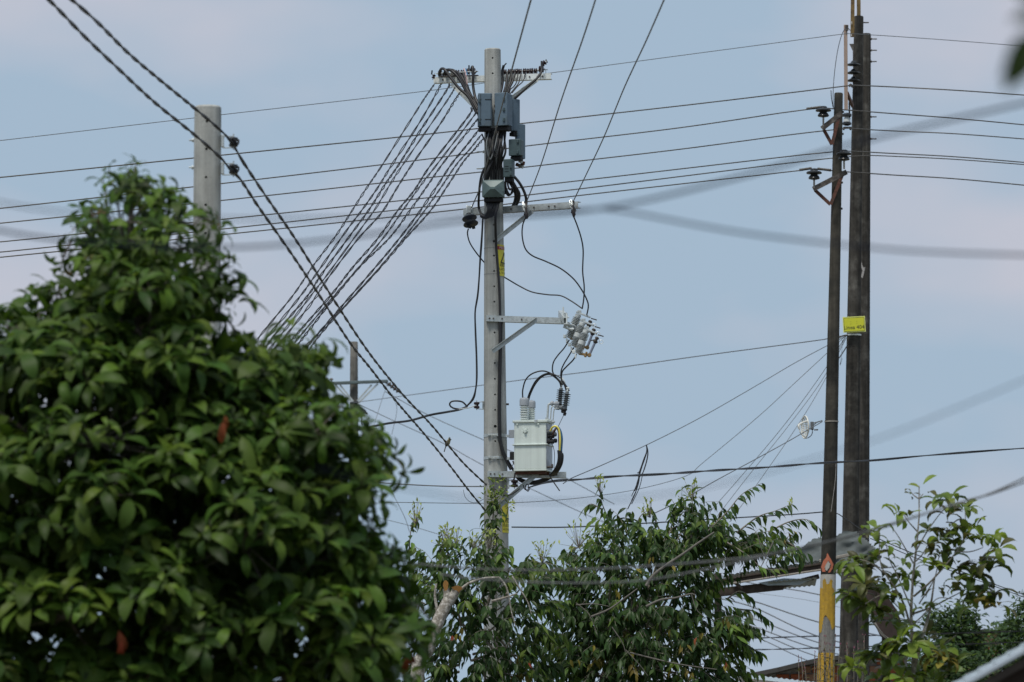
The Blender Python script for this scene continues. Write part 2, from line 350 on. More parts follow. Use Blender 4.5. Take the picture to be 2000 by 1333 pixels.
class Foliage:
    def __init__(s, vars_, mats): s.var = vars_; s.mats = mats; s.L = []   # entries: variant, matidx, scale, pos, d, up
    def leaf(s, pos, d, up=V((0, 0, 1)), scale=1.0, mi=0, v=None):
        s.L.append((rnd.randrange(len(s.var)) if v is None else v, mi, scale, V(pos), *frame(V(d), V(up))))
    def rosette(s, c, axis, n, scale=1.0, mi=0, spread=1.0, stem=0.03):
        axis = V(axis).normalized(); a = axis.orthogonal().normalized(); b = axis.cross(a); q0 = rnd.random() * 6.3
        for k in range(n):
            q = q0 + 2.4 * k + rnd.uniform(-.3, .3); el = rnd.uniform(0.1, 0.75) / spread
            d = (a * math.cos(q) + b * math.sin(q)) * 1.0 + axis * el
            s.leaf(c + d.normalized() * stem * 0.3 - axis * stem * k / n, d, axis + V((rnd.uniform(-.2, .2), rnd.uniform(-.2, .2), rnd.uniform(0, .3))), scale * rnd.uniform(0.7, 1.15), mi if not callable(mi) else mi())
    def hangtwig(s, path, n, scale=1.0, mi=0, hang=0.9):
        for k in range(n):
            t = (k + 1) / n; i = min(len(path) - 1, int(t * (len(path) - 1))); p = path[i]
            td = (path[min(i + 1, len(path) - 1)] - path[max(0, i - 1)]).normalized()
            side = td.cross(V((0, 0, 1))); side = side.normalized() if side.length > 1e-3 else V((1, 0, 0))
            sg = 1 if k % 2 else -1
            d = td * rnd.uniform(.35, .8) + side * sg * rnd.uniform(.3, .8) + V((rnd.uniform(-.2, .2), rnd.uniform(-.3, .1), -hang * rnd.uniform(.6, 1.3)))
            s.leaf(p, d, V((rnd.uniform(-.5, .5), rnd.uniform(-1.2, .3), 1)), scale * rnd.uniform(0.75, 1.15), mi if not callable(mi) else mi())
    def build(s, root, nparts=300, cell=10):
        cache = {}; pick = set()
        if nparts:
            best = {}
            for i, (v, mi, sc, pos, d, y, z) in enumerate(s.L):
                Ln = float(np.abs(s.var[v][0][:, 0]).max()) * sc
                x_, y_, f = px_of(pos + d * Ln * 0.5 )
                if not (-20 < x_ < 2020 and -20 < y_ < 1350): continue
                key = (int(x_ // cell), int(y_ // cell))
                if key not in best or best[key][0] > f: best[key] = (f, i, sc * abs(z.y) * Ln)
            c = sorted(best.values(), key=lambda q: -q[2] * (0.6 + 0.8 * rnd.random()))
            pick = set(q[1] for q in c[:nparts])
        rl = V(root.location)
        rest = {}
        for i, (v, mi, sc, pos, d, y, z) in enumerate(s.L):
            if i in pick:
                if (v, mi) not in cache:
                    me = bpy.data.meshes.new('leaf'); me.from_pydata([tuple(a) for a in s.var[v][0]], [], s.var[v][1]); me.materials.append(s.mats[mi])
                    me.polygons.foreach_set('use_smooth', [True] * len(me.polygons)); cache[(v, mi)] = me
                o = link('leaf', cache[(v, mi)], root)
                m = Matrix((d * sc, y * sc, z * sc)).transposed().to_4x4(); m.translation = pos - rl
                o.matrix_local = m
            else: rest.setdefault(v, []).append(i)
        if not rest: return
        VV = []; FF = []; MI = []; k = 0
        for v, idx in rest.items():
            bv, bf = s.var[v]; nv = len(bv)
            A = np.array([[list(s.L[i][4]), list(s.L[i][5]), list(s.L[i][6])] for i in idx]) * np.array([s.L[i][2] for i in idx])[:, None, None]
            T_ = np.array([list(s.L[i][3] - rl) for i in idx])
            vv = np.einsum('vk,nkj->nvj', bv, A) + T_[:, None, :]
            VV.append(vv.reshape(-1, 3))
            for q, i in enumerate(idx):
                for f in bf: FF.append(tuple(a + k + q * nv for a in f))
                MI += [s.L[i][1]] * len(bf)
            k += nv * len(idx)
        me = bpy.data.meshes.new('foliage'); me.from_pydata(np.concatenate(VV).tolist(), [], FF)
        for m in s.mats: me.materials.append(m)
        me.polygons.foreach_set('material_index', MI); me.polygons.foreach_set('use_smooth', [True] * len(me.polygons))
        o = link('foliage', me, root); o['kind'] = 'stuff'
        return o

def inpoly(x, y, poly):
    c = False; n = len(poly); j = n - 1
    for i in range(n):
        xi, yi = poly[i]; xj, yj = poly[j]
        if (yi > y) != (yj > y) and x < (xj - xi) * (y - yi) / (yj - yi) + xi: c = not c
        j = i
    return c
def edist(x, y, poly):
    b = 1e9; n = len(poly)
    for i in range(n):
        x0, y0 = poly[i]; x1, y1 = poly[(i + 1) % n]; dx, dy = x1 - x0, y1 - y0
        t = max(0, min(1, ((x - x0) * dx + (y - y0) * dy) / (dx * dx + dy * dy + 1e-9)))
        b = min(b, math.hypot(x - x0 - t * dx, y - y0 - t * dy))
    return b
def crown_points(poly, Y0, n, maxt, front=0.6, jitter=1.0, holes=None, ymax=1500):
    xs = [p[0] for p in poly]; ys = [p[1] for p in poly]; res = []
    while len(res) < n:
        x = rnd.uniform(min(xs), max(xs)); y = rnd.uniform(min(ys), max(ys))
        if not inpoly(x, y, poly): continue
        if holes and any(math.hypot((x - h[0]) / h[2], (y - h[1]) / h[3]) < 1 for h in holes): continue
        e = edist(x, y, poly) * S(Y0)
        th = maxt * math.sqrt(max(0.0, 1 - max(0, 1 - e / maxt) ** 2)) + 0.02
        u = rnd.random()
        if u < front: q = -rnd.uniform(0.75, 1.0)
        elif u < 0.85: q = rnd.uniform(-0.75, 0.4)
        else: q = rnd.uniform(0.4, 1.0)
        res.append((P(x, y, Y0 + q * th), x, y, q, e))
    return res

# ------------------------------------------------------------------ setting: ground
g = MB().add([(-1500, -200, 0), (1500, -200, 0), (1500, 4000, 0), (-1500, 4000, 0)], [(0, 1, 2, 3)])
solo('ground', g, M_soil, 'bare earth and grass ground below the trees and poles', None, (0, 0, 0), kind='structure')

# ------------------------------------------------------------------ poles
def make_pole(name, label, top, r_top, tap, lean, m, holes=(), seg=40, group=None, root=None):
    """top: world point of the axis top; lean: dx per metre down; tap: radius growth per metre"""
    H = top.z
    if root is None: root = T(name, label, 'utility pole', (top.x + lean * H, top.y, 0), group)
    ax = lambda z: V((top.x + lean * (H - z), top.y, z)); rad = lambda z: r_top + tap * (H - z)
    mb = MB(); zs = [0] + [H * i / 24 for i in range(1, 24)] + [H - 0.012, H]
    rs = [rad(z) for z in zs]; rs[-1] -= 0.01
    if holes: seg = 72
    mb.tube([ax(z) for z in zs], rs, seg)
    o = part('pole_shaft', mb, m, root, angle=50)
    if holes:
        cb = MB(); rl = V(root.location)
        for (hz, r_, dx) in holes:
            c = ax(hz); cb.tube([c + V((dx, -rad(hz) - 0.05, 0)) - rl, c + V((dx, -rad(hz) + 0.07, 0)) - rl], r_, 10)
        cut = bpy.data.objects.new('cut', cb.mesh('cut', M_slot)); COL.objects.link(cut); cut.location = rl
        md = o.modifiers.new('b', 'BOOLEAN'); md.object = cut; md.solver = 'EXACT'; md.operation = 'DIFFERENCE'
        bpy.context.view_layer.update()
        me = bpy.data.meshes.new_from_object(o.evaluated_get(bpy.context.evaluated_depsgraph_get()))
        me.polygons.foreach_set('use_smooth', [False] * len(me.polygons)); o.modifiers.clear(); o.data = me; bpy.data.objects.remove(cut)
    return root, ax, rad
def zpx(py, Y): return P(1000, py, Y).z

YM = 66.0
tm = P(962, 96, YM)
hol = [(zpx(y, YM), 0.011, 0.0) for y in (116, 146, 442, 502, 532, 562, 592, 622, 652, 711.5, 742.5, 773, 803, 864)] + [(zpx(835, YM), 0.018, 0.0), (zpx(474, YM), 0.014, 0.0)]
main, axM, rM = make_pole('utility_pole', 'tall pale concrete pole in the middle carrying the junction boxes and transformer', tm, 0.095, 0.0086, 0.0075, M_conc, hol)
YL = 40.6
left, axL, rL = make_pole('utility_pole', 'bare pale concrete pole on the left rising out of the big leafy tree', P(406, 208, YL), 0.097, 0.003, -0.002, M_conc,
    [(zpx(y, YL), 0.0095, dx) for y, dx in ((241, -0.001), (295, -0.003), (350, -0.004), (404, -0.005), (459, -0.005))])
YT = 84.0
thin, axT, rT = make_pole('utility_pole', 'slimmer dark leaning concrete pole with a candle painted low on it', P(1638, 182, YT), 0.064, 0.0067, -0.0275, M_dark2)
YA = 90.0
tall, axA, rA = make_pole('utility_pole', 'tallest dark concrete pole just behind the slim candle pole, with the yellow line sign', P(1677.5, 32, YA), 0.074, 0.0072, -0.0224, M_dark)
YB = 95.0
rear, axB, rB = make_pole('utility_pole', 'rearmost dark concrete pole, half hidden at the right of the tallest pole', P(1692, 66, YB), 0.078, 0.0068, -0.0166, M_dark)
YF = 140.0
far, axF, rF = make_pole('utility_pole', 'small distant grey pole with a crossarm beyond the big leafy tree', P(691.5, 668, YF), 0.094, 0.005, 0.0, mat('distant_pole_grey', (0.15, 0.145, 0.13), 0.9, var=0.4, vscale=6, streak=0.4, col2=(0.07, 0.065, 0.06), c2scale=3))
def on(axf, py, Y, dx=0, dy=0): c = axf(zpx(py, Y)); return V((c.x + dx, c.y + dy, c.z))
# step bolts / spikes
for y in (77, 99, 121, 229, 272):
    c = on(axB, y, YB); part('step_bolt', MB().tube([c + V((rB(c.z) - .01, -.02, 0)), c + V((rB(c.z) + .10, -.02, 0))], 0.010, 6).tube([c + V((rB(c.z), -.02, 0)), c + V((rB(c.z) + .015, -.02, 0))], 0.02, 6), M_rustd, rear)
c = on(axA, 45, YA); part('step_bolt', MB().tube([c + V((.06, -.02, 0)), c + V((.16, -.02, 0))], 0.010, 6), M_rustd, tall)
for y, x0 in ((327, 1), (546 / 3.7 + 180, -1), (447 / 3.0 + 180, 0)):
    pass
for py in (274.5, 327.5):
    c = on(axL, py, YL); part('through_bolt', MB().tube([c + V((-rL(c.z) - .035, 0, 0)), c + V((rL(c.z) + .02, 0, 0))], 0.006, 6).tube([c + V((-rL(c.z) - .014, 0, 0)), c + V((-rL(c.z) - .001, 0, 0))], 0.014, 6), M_galv, left)
for py in (297, 330):
    c = on(axM, py, YM); part('through_bolt', MB().tube([c + V((-rM(c.z) - .09, 0, 0)), c + V((-rM(c.z) + .02, 0, 0))], 0.007, 6).tube([c + V((-rM(c.z) - .02, 0, 0)), c + V((-rM(c.z) - .002, 0, 0))], 0.016, 6), M_galv, main)
c = on(axM, 790, YM); part('through_bolt', MB().tube([c + V((rM(c.z) - .01, 0, 0)), c + V((rM(c.z) + .03, 0, 0))], 0.012, 6), M_rustd, main)
for py in (219, 262, 357, 408):
    c = on(axT, py, YT); part('through_bolt', MB().tube([c + V((rT(c.z) - .01, 0, 0)), c + V((rT(c.z) + .02, 0, 0))], 0.016, 6), M_rustd, thin)

# surface patches on a pole (paint and wrapped signs), laid a few mm proud of it
def patch(root, name, m, axf, radf, Y, polys, lift=0.003, step=1.3, label=None, kind='poly'):
    mb = MB()
    for poly in polys:
        xs = [p[0] for p in poly]; ys = [p[1] for p in poly]
        ny = int((max(ys) - min(ys)) / step) + 1; nx = int((max(xs) - min(xs)) / step) + 1
        idx = {}
        for j in range(ny):
            for i in range(nx):
                x = min(xs) + (i + .5) * step; y = min(ys) + (j + .5) * step
                if not inpoly(x, y, poly): continue
                f = []
                for a, b in ((i, j + 1), (i + 1, j + 1), (i + 1, j), (i, j)):
                    if (a, b) not in idx:
                        X = min(xs) + a * step; Yp = min(ys) + b * step; c = on(axf, Yp, Y); r_ = radf(c.z)
                        dx = P(X, Yp, Y).x - c.x; dx = max(-r_ * .999, min(r_ * .999, dx)); th = math.asin(dx / r_)
                        idx[(a, b)] = len(mb.v); mb.v.append(c + V((math.sin(th) * (r_ + lift), -math.cos(th) * (r_ + lift), 0)))
                    f.append(idx[(a, b)])
                mb.f.append(tuple(f)); mb.mi.append(0)
    return part(name, mb, m, root, label=label)
pc = []
patch(thin, 'painted_band', M_paintg, axT, rT, YT, [[(1598, 1204), (1606, 1207), (1633, 1207), (1633, 1284), (1595, 1284)]], 0.002, 2.0)
patch(thin, 'painted_candle_white', M_paintw, axT, rT, YT, [[(1598, 1123), (1632, 1123), (1632, 1160), (1598, 1160)]], 0.003, 1.5)
patch(thin, 'painted_candle_yellow', M_painty, axT, rT, YT, [[(1599, 1232), (1599, 1154), (1603, 1148), (1607, 1152), (1607, 1134), (1611, 1131), (1614, 1142), (1618, 1142), (1621, 1132), (1625, 1136), (1624, 1148), (1628, 1152), (1630, 1160), (1630, 1225), (1624, 1232), (1620, 1215), (1612, 1202), (1608, 1208), (1606, 1222), (1604, 1236), (1601, 1238), (1600, 1232)],
      [(1596, 1276), (1632, 1276), (1632, 1345), (1596, 1345)]], 0.005, 1.1)
patch(thin, 'painted_flame', M_painto, axT, rT, YT, [[(1606, 1118), (1604, 1108), (1608, 1096), (1613, 1090), (1615, 1081), (1621, 1092), (1627, 1103), (1625, 1112), (1620, 1120), (1616, 1120), (1621, 1110), (1622, 1104), (1618, 1096), (1613, 1102), (1610, 1110), (1612, 1118)]], 0.004, 0.9)
patch(thin, 'painted_flame_core', M_paintw, axT, rT, YT, [[(1611, 1113), (1610, 1106), (1616, 1096), (1621, 1103), (1619, 1110), (1614, 1117)]], 0.0025, 1.0)
patch(rear, 'chipped_spot', M_mort, axB, rB, YB, [[(1681, 510), (1685, 524), (1689, 524), (1687, 534), (1684, 546), (1681, 542), (1684, 530), (1681, 522)]], 0.003, 1.0)

# pole bands
def band(root, axf, radf, py, Y, h=0.03, m=M_galv, lugs=True, t=0.004, name='pole_band'):
    c = on(axf, py, Y); r_ = radf(c.z) + t; mb = MB()
    mb.tube([c + V((0, 0, -h / 2)), c + V((0, 0, h / 2))], r_, 28, cap=False)
    mb.tube([c + V((0, 0, h / 2)), c + V((0, 0, -h / 2))], r_ - 0.003, 28, cap=False)
    if lugs:
        for dx in (-0.075, 0.03): mb.box(c + V((dx, -math.sqrt(max(1e-4, r_ ** 2 - dx ** 2)) - .012, 0)), (0.028, 0.03, h), bev=0.003)
        mb.tube([c + V((-.08, -r_ - .008, 0)), c + V((.04, -r_ - .014, 0))], 0.005, 6)
    return part(name, mb, m, root)
band(main, axM, rM, 852, YM, 0.034); band(main, axM, rM, 896, YM, 0.034)
band(main, axM, rM, 486, YM, 0.003, M_thin, False, 0.0035, 'tie_wire'); band(main, axM, rM, 537, YM, 0.003, M_thin, False, 0.0035, 'tie_wire')
band(tall, axA, rA, 655, YA, 0.025, M_wzinc, False, 0.01); band(thin, axT, rT, 824, YT, 0.02, M_woodp, False, 0.008)

# ------------------------------------------------------------------ angle-iron beams
def angle_iron(mb, A, B, h, fl, t=0.007, up=V((0, 0, 1)), face=-1, double=False):
    """vertical web of height h from A to B (centre line of the web), flange of depth fl at the top on the far or near side"""
    A = V(A); B = V(B); X = (B - A).normalized(); Z = (up - X * up.dot(X)).normalized(); Yv = Z.cross(X); Ln = (B - A).length; c = (A + B) / 2
    mb.box(c, (Ln, t, h), X, Z)
    mb.box(c + Z * (h / 2 - t / 2 + 0.0005) + Yv * (-face * (fl / 2 + t / 2)), (Ln, fl, t), X, Z)
    if double: mb.box(c - Z * (h / 2 - t / 2 + 0.0005) + Yv * (-face * (fl / 2 + t / 2)), (Ln, fl, t), X, Z)
    return mb
def bolts(mb, A, B, ts, r=0.011, out_=0.012, dy=-1):
    A = V(A); B = V(B); X = (B - A).normalized(); n = V((X.y, -X.x, 0)).normalized()
    for t in ts:
        p = A.lerp(B, t); mb.tube([p, p + n * out_], r, 6)
def mk_arm(label, A, B, h, fl, braces, m=M_galv, bt=(0.1, 0.3, 0.6, 0.85), double=True, brh=0.05, group='steel crossarms on the middle pole'):
    root = T('crossarm', label, 'crossarm', A, group)
    part('beam', angle_iron(MB(), A, B, h, fl, double=double), m, root)
    mb = MB(); bolts(mb, A, B, bt); part('bolt', mb, M_rustd, root, kind='stuff')
    for a, b in braces:
        part('brace', angle_iron(MB(), a, b, brh, brh * .7, 0.006, double=False), m, root)
    return root
UA, UB = P(847, 157, 66.36), P(1076, 149, 66.04)
mk_arm('white galvanised top arm behind the pole head, holding the spool insulator rows', UA, UB, 0.07, 0.07,
       [(P(882, 164, 66.28), P(925, 207, 66.12)), (P(1049, 156, 66.05), P(998, 194, 66.05))], M_wzinc, (0.08, 0.82, 0.93))
MA, MBp = P(905, 415, 66.28), P(1129, 400, 65.58)
mk_arm('sloping galvanised arm below the square junction box, carrying the three upper conductors', MA, MBp, 0.075, 0.07,
       [(P(1040, 413, 65.84), P(969, 470, 65.87))], M_galv, (0.3, 0.35, 0.42, 0.62, 0.75, 0.8))
CA, CB = P(950, 622, 65.84), P(1103, 627, 65.86)
mk_arm('galvanised arm at mid pole with a diagonal brace holding the fuse cutouts', CA, CB, 0.07, 0.07,
       [(P(1050, 624, 65.8), P(962, 687, 65.81))], M_galv, (0.04, 0.09, 0.2, 0.45))
TA, TB = P(952, 926, 65.80), P(1106, 928, 65.80)
mk_arm('galvanised platform arm under the white transformer', TA, TB, 0.07, 0.09,
       [(P(1050, 925, 65.77), P(974, 990, 65.78))], M_galv, (0.04, 0.09, 0.19, 0.66, 0.88), brh=0.055)
# short cross bracket at the end of the cutout arm
cbr = T('mounting_bracket', 'short steel bracket across the outer end of the cutout arm', 'bracket', P(1094, 612, 65.8))
X1 = V((0.30, -0.95, 0)).normalized()
part('plate', angle_iron(MB(), P(1091, 613, 66.1), P(1101, 627, 65.5), 0.075, 0.06), M_galv, cbr)
for k, (x, y) in enumerate(((1100, 612), (1107, 624))):
    part('hook', MB().tube(spline([P(x, y - 12, 65.6 - k * .1), P(x, y + 12, 65.6 - k * .1), P(x + 3, y + 18, 65.6 - k * .1), P(x + 14, y + 19, 65.6 - k * .1)], 14), 0.009, 6), M_wzinc, cbr)
part('plate', MB().box(P(1104, 622, 65.55), (0.05, 0.012, 0.13), V((.5, -.8, 0)), bev=.004), M_galv, cbr)

# ------------------------------------------------------------------ junction boxes
def jbox(label, x0, x1, y0, y1, Y, depth, yaw, m, lidm=None, slots=(), bottom=True, pyramid=False, latches=(), grp='cable junction boxes on the middle pole'):
    c = P((x0 + x1) / 2, (y0 + y1) / 2, Y); s = S(Y); wd = (x1 - x0) * s; h = (y1 - y0) * s
    X = V((math.cos(yaw), math.sin(yaw), 0)); Yv = V((-math.sin(yaw), math.cos(yaw), 0)); Z = V((0, 0, 1))
    root = T('junction_box', label, 'junction box', c - Z * h / 2 + Yv * depth / 2, grp)
    part('housing', MB().box(c + Yv * (depth / 2 + 0.002), (wd * .97, depth * .94, h * .97), X, Z, bev=0.006), m, root)
    lid = MB().box(c - Yv * 0.006, (wd, 0.028, h), X, Z, bev=0.007)
    if pyramid:
        o = c - Yv * 0.022; pk = c - Yv * 0.075
        q = [o + X * (a * wd * .46) + Z * (b * h * .45) for a, b in ((-1, -1), (1, -1), (1, 1), (-1, 1))]
        ip = [pk + X * (a * wd * .1) + Z * (b * h * .06) for a, b in ((-1, -1), (1, -1), (1, 1), (-1, 1))]
        lid.add(q + ip, [(0, 1, 5, 4), (1, 2, 6, 5), (2, 3, 7, 6), (3, 0, 4, 7), (4, 5, 6, 7)])
    part('lid', lid, lidm or m, root, angle=20)
    for (u, v, a, b) in slots:
        part('slot', MB().box(c - Yv * 0.0215 + X * (u * wd) + Z * (v * h), (a, 0.006, b), X, Z), M_slot, root)
    for (u, v) in latches:
        q = c - Yv * 0.026 + X * (u * wd) + Z * (v * h)
        part('latch', MB().box(q, (0.022, 0.014, 0.03), X, Z, bev=.003).box(q - Z * .018, (0.03, 0.018, 0.008), X, Z), M_box3, root)
    if bottom:
        mb = MB()
        for k in range(4):
            q = c - Z * (h / 2) + X * (wd * (-.33 + .22 * k)) + Yv * depth * .5; mb.lathe(q + Z * .01, q - Z * 0.05, [(0, .018), (.4, .018), (.45, .014), (1, .012)], 10)
        part('cable_gland', mb, M_slot, root, kind='stuff')
        part('underside_tray', MB().box(c - Z * (h / 2 + 0.028) + Yv * depth * .55, (wd * .86, depth * .8, 0.045), X, Z, bev=.004), M_slot, root)
    return root
jbox('blue grey junction box on the left of the front pair near the pole top', 933.5, 961, 182, 248, 65.72, 0.13, R(4), M_box,
     slots=[(-.36, .31, .03, .008), (.22, .31, .075, .006), (-.36, -.29, .03, .008), (.22, -.29, .075, .006), (-.32, 0, .003, .36), (.42, 0, .003, .38)], latches=[(-.4, .27), (-.4, -.33)])
jbox('blue grey junction box on the right of the front pair with three latches', 965.5, 993, 181, 247, 65.68, 0.15, R(-22), M_box,
     slots=[(-.47, .1, .01, .03), (-.47, -.05, .01, .03)], latches=[(.26, .31), (.26, .0), (.26, -.31)])
jbox('narrow blue grey junction box set back behind the three latch box', 989, 1004, 192, 258, 65.90, 0.12, R(-48), M_box, slots=[(.1, .2, .004, .2), (.1, -.35, .008, .008), (.1, -.22, .008, .008)], latches=[(.48, .1)])
jbox('slim blue grey junction box hanging furthest right of the pole', 1006, 1015, 241, 312, 65.95, 0.10, R(-55), M_box, lidm=M_box, slots=[(0, .38, .01, .006), (0, .2, .02, .004), (0, -.05, .01, .006)], bottom=False, latches=[(.6, .2), (.6, -.1)])
jbox('dark teal junction box with one central latch, under the three latch box', 993.5, 1019, 272, 305, 65.74, 0.11, R(-18), M_box3, latches=[(.25, .38), (.25, -.28)])
jbox('small dark green junction box directly above the black cable loops', 983, 1001.5, 311, 347, 65.66, 0.09, R(-20), M_box3, slots=[(-.1, -.03, .05, .003), (-.1, -.18, .05, .003), (-.1, .1, .05, .003)], latches=[(.4, .1), (.4, -.3)])
jbox('square grey green junction box with a pyramid lid above the sloping arm', 941.5, 985, 352, 386, 65.68, 0.10, R(-6), M_box2, pyramid=True, slots=[(.43, .3, .012, .012), (.45, -.2, .012, .012)])
# metal brackets under the slim box
fb = T('terminal_block', 'rusty metal terminal block hanging beneath the slim right junction box', 'terminal block', P(1017, 318, 65.95))
for k in range(3):
    part('terminal', MB().box(P(1013 + k * 4, 311 + k * 4, 65.93 + k * .02), (0.05, 0.03, 0.045), V((.7, -.6, -.25)), bev=.004), [M_rustd, M_greyp, M_rust][k], fb)
    part('terminal', MB().box(P(1010 + k * 5, 322 + k * 2, 65.95 + k * .02), (0.03, 0.03, 0.04), V((.7, -.6, -.5)), bev=.004), [M_rust, M_rustd, M_greyp][k], fb)

# ------------------------------------------------------------------ spool insulators on the top arm
ordn = ['first', 'second', 'third', 'fourth', 'fifth', 'sixth', 'seventh', 'eighth', 'ninth', 'tenth']
def spool(label, c, ax, r=0.032, w_=0.045, m=None, group=None, name='spool_insulator', pin=True):
    ax = V(ax).normalized(); A = V(c) - ax * w_ / 2; B = V(c) + ax * w_ / 2
    root = T(name, label, 'insulator', c, group)
    part('porcelain', MB().lathe(A, B, [(0, r * .55), (.04, r * .9), (.2, r), (.34, r * .9), (.42, r * .6), (.58, r * .6), (.66, r * .9), (.8, r), (.96, r * .9), (1, r * .55)], 14), m or M_brown, root)
    if pin: part('pin', MB().tube([A - ax * .018, B + ax * .018], 0.006, 6), M_galv, root)
    return root
armdir = (UB - UA).normalized()
for k, x in enumerate((987, 995.5, 1003, 1010, 1016.5, 1025, 1032, 1039, 1046.5, 1057.5)):
    t = (x - 847) / (1076 - 847); c = UA.lerp(UB, t) + V((0, .03, 0.07 if k < 9 else 0.09))
    spool('%s spool insulator from the pole in the right row on the top arm' % ordn[k], c, armdir, 0.036 + (0.006 if k == 9 else 0.004 * (k % 2)), 0.034 if k < 9 else 0.055, M_brown, 'spool insulators on the top arm')
for k, x in enumerate((925, 915.5, 904, 894, 884, 873, 860)):
    t = (x - 847) / (1076 - 847); c = UA.lerp(UB, t) + V((0, -.02, 0.085 if k < 2 else 0.07))
    spool('%s spool insulator from the pole in the left row on the top arm' % ordn[k], c, armdir, 0.041, 0.045 if k != 1 else 0.03, M_brown, 'spool insulators on the top arm')
spool('lone tilted spool insulator raised above the right tip of the top arm', P(1062, 124, 66.05), V((.8, 0, .6)), 0.032, 0.05, M_brown, 'spool insulators on the top arm')
spool('lone spool insulator hanging off the left tip of the top arm', P(847, 150, 66.3), V((.3, 0, 1)), 0.022, 0.045, M_brown, 'spool insulators on the top arm')
rod = T('spool_rack', 'thin steel rod rack threading the right row of spool insulators', 'rack', P(985, 137, 66.1))
part('rod', MB().tube([P(982, 140.5, 66.2), P(1070, 136.5, 66.07)], 0.006, 6), M_galv, rod)
for x in (990, 1020, 1066): part('upright', MB().box(P(x, 142.5, 66.13), (.008, .03, .06)), M_galv, rod)
rod = T('spool_rack', 'thin steel rod rack threading the left row of spool insulators', 'rack', P(925, 146, 66.1))
part('rod', MB().tube([P(852, 144, 66.3), P(934, 140, 66.17)], 0.006, 6), M_galv, rod)
part('base_strip', MB().box((P(860, 150, 66.27) + P(934, 148, 66.17)) / 2, ((P(860, 150, 66.27) - P(934, 148, 66.17)).length, .05, .008), armdir), M_rustd, rod)
# small upright ties and tails on the racks
for k, (x, y, dx, dy) in enumerate(((843, 146, 1, -8), (916, 136, 0, -8), (932, 139, -5, 5), (1066, 117, 3, 6), (985, 128, 4, -4))):
    cable(['stub of black wire sticking up at the left tip of the top arm', 'stub of black wire sticking up beside the spool nearest the pole on its left',
           'short bent wire tail at the inner end of the left spool row', 'short black wire tail at the raised tilted spool', 'bent black tail on the first spool right of the pole'][k],
          [(x, y, 66.1), (x + dx, y + dy, 66.1)], 0.009, name='wire_tail', group='wire tails on the top arm')
for k, (x, y) in enumerate(((877, 147), (882, 144), (886, 146), (1040, 133))):
    pass
solo('cloth_tie', MB().tube(spline(pix([(880, 148, 66.1), (883, 143, 66.05), (887, 146, 66.05)]), 8), 0.014, 6), M_whitep, 'scrap of white tape tied among the left spool insulators', 'tape')
cable('thin red and white wire end hanging over the left half of the top arm', [(906, 134, 66.0), (909, 143, 65.98), (912, 160, 65.98), (913, 168, 65.98)], 0.007, mat('pink_white_sheath', (0.6, 0.42, 0.42), 0.5), name='loose_wire')
cable('thin blue wire end beside the red and white one on the top arm', [(910, 134, 66.0), (912, 141, 65.99), (913, 146, 65.98)], 0.006, M_cb, name='loose_wire')

# black leads from the top arm down to the boxes
def leads(fmt, sets, r, grp):
    for k, s_ in enumerate(sets): cable(fmt % ordn[k], s_, r if not isinstance(r, list) else r[k], group=grp, sides=7)
leads('%s black lead from the left, joining the left spools to the boxes', [
    [(858, 146, 66.2), (861, 136, 66.1), (868, 136, 66.0), (880, 152, 65.95), (896, 172, 65.9), (915, 190, 65.85), (931, 222, 65.8)],
    [(866, 147, 66.2), (872, 137, 66.1), (884, 140, 66.0), (898, 156, 65.95), (914, 186, 65.9), (928, 206, 65.85), (935, 226, 65.8)],
    [(876, 136, 66.1), (886, 138, 66.0), (896, 146, 65.98), (905, 164, 65.95), (916, 186, 65.9), (932, 214, 65.82)],
    [(888, 146, 66.1), (898, 152, 66.0), (908, 168, 65.95), (918, 184, 65.9), (934, 206, 65.85)],
    [(896, 143, 66.1), (903, 152, 66.0), (912, 170, 65.95), (920, 188, 65.9), (934, 212, 65.82)],
    [(905, 144, 66.1), (911, 162, 66.0), (918, 182, 65.95), (928, 200, 65.9), (936, 212, 65.85)],
    [(920, 138, 66.05), (923, 131, 65.98), (924, 148, 65.95), (924, 168, 65.95), (928, 190, 65.9), (935, 206, 65.82)]],
    [0.017, 0.016, 0.015, 0.016, 0.014, 0.014, 0.017], 'black leads between the top arm and the boxes')
leads('%s black lead from the pole, joining the right spools to the boxes', [
    [(984, 128, 66.1), (981, 140, 66.1), (982, 156, 66.05), (980, 172, 66.0), (976, 186, 65.95)],
    [(991, 142, 66.1), (990, 156, 66.05), (987, 172, 66.0), (982, 186, 65.9)],
    [(1000, 142, 66.1), (997, 160, 66.05), (992, 172, 66.0), (987, 186, 65.9)],
    [(1006, 143, 66.1), (1001, 160, 66.05), (996, 170, 66.0), (991, 184, 65.9)],
    [(1012, 143, 66.1), (1009, 160, 66.05), (1003, 170, 66.0), (997, 175, 65.98), (994, 186, 65.9)],
    [(1018, 143, 66.1), (1013, 162, 66.05), (1005, 173, 66.0), (996, 184, 65.9)],
    [(1026, 143, 66.1), (1022, 158, 66.0), (1010, 170, 65.97), (1000, 182, 65.9)],
    [(1058, 120, 66.0), (1058, 134, 65.98), (1056, 144, 65.95), (1046, 156, 65.9), (1025, 175, 65.9), (1005, 192, 65.9), (999, 200, 65.92)],
    [(1055, 143, 66.05), (1042, 160, 65.98), (1020, 181, 65.93), (1002, 198, 65.92)]],
    [0.016, 0.015, 0.014, 0.014, 0.007, 0.007, 0.007, 0.013, 0.008], 'black leads between the top arm and the boxes')

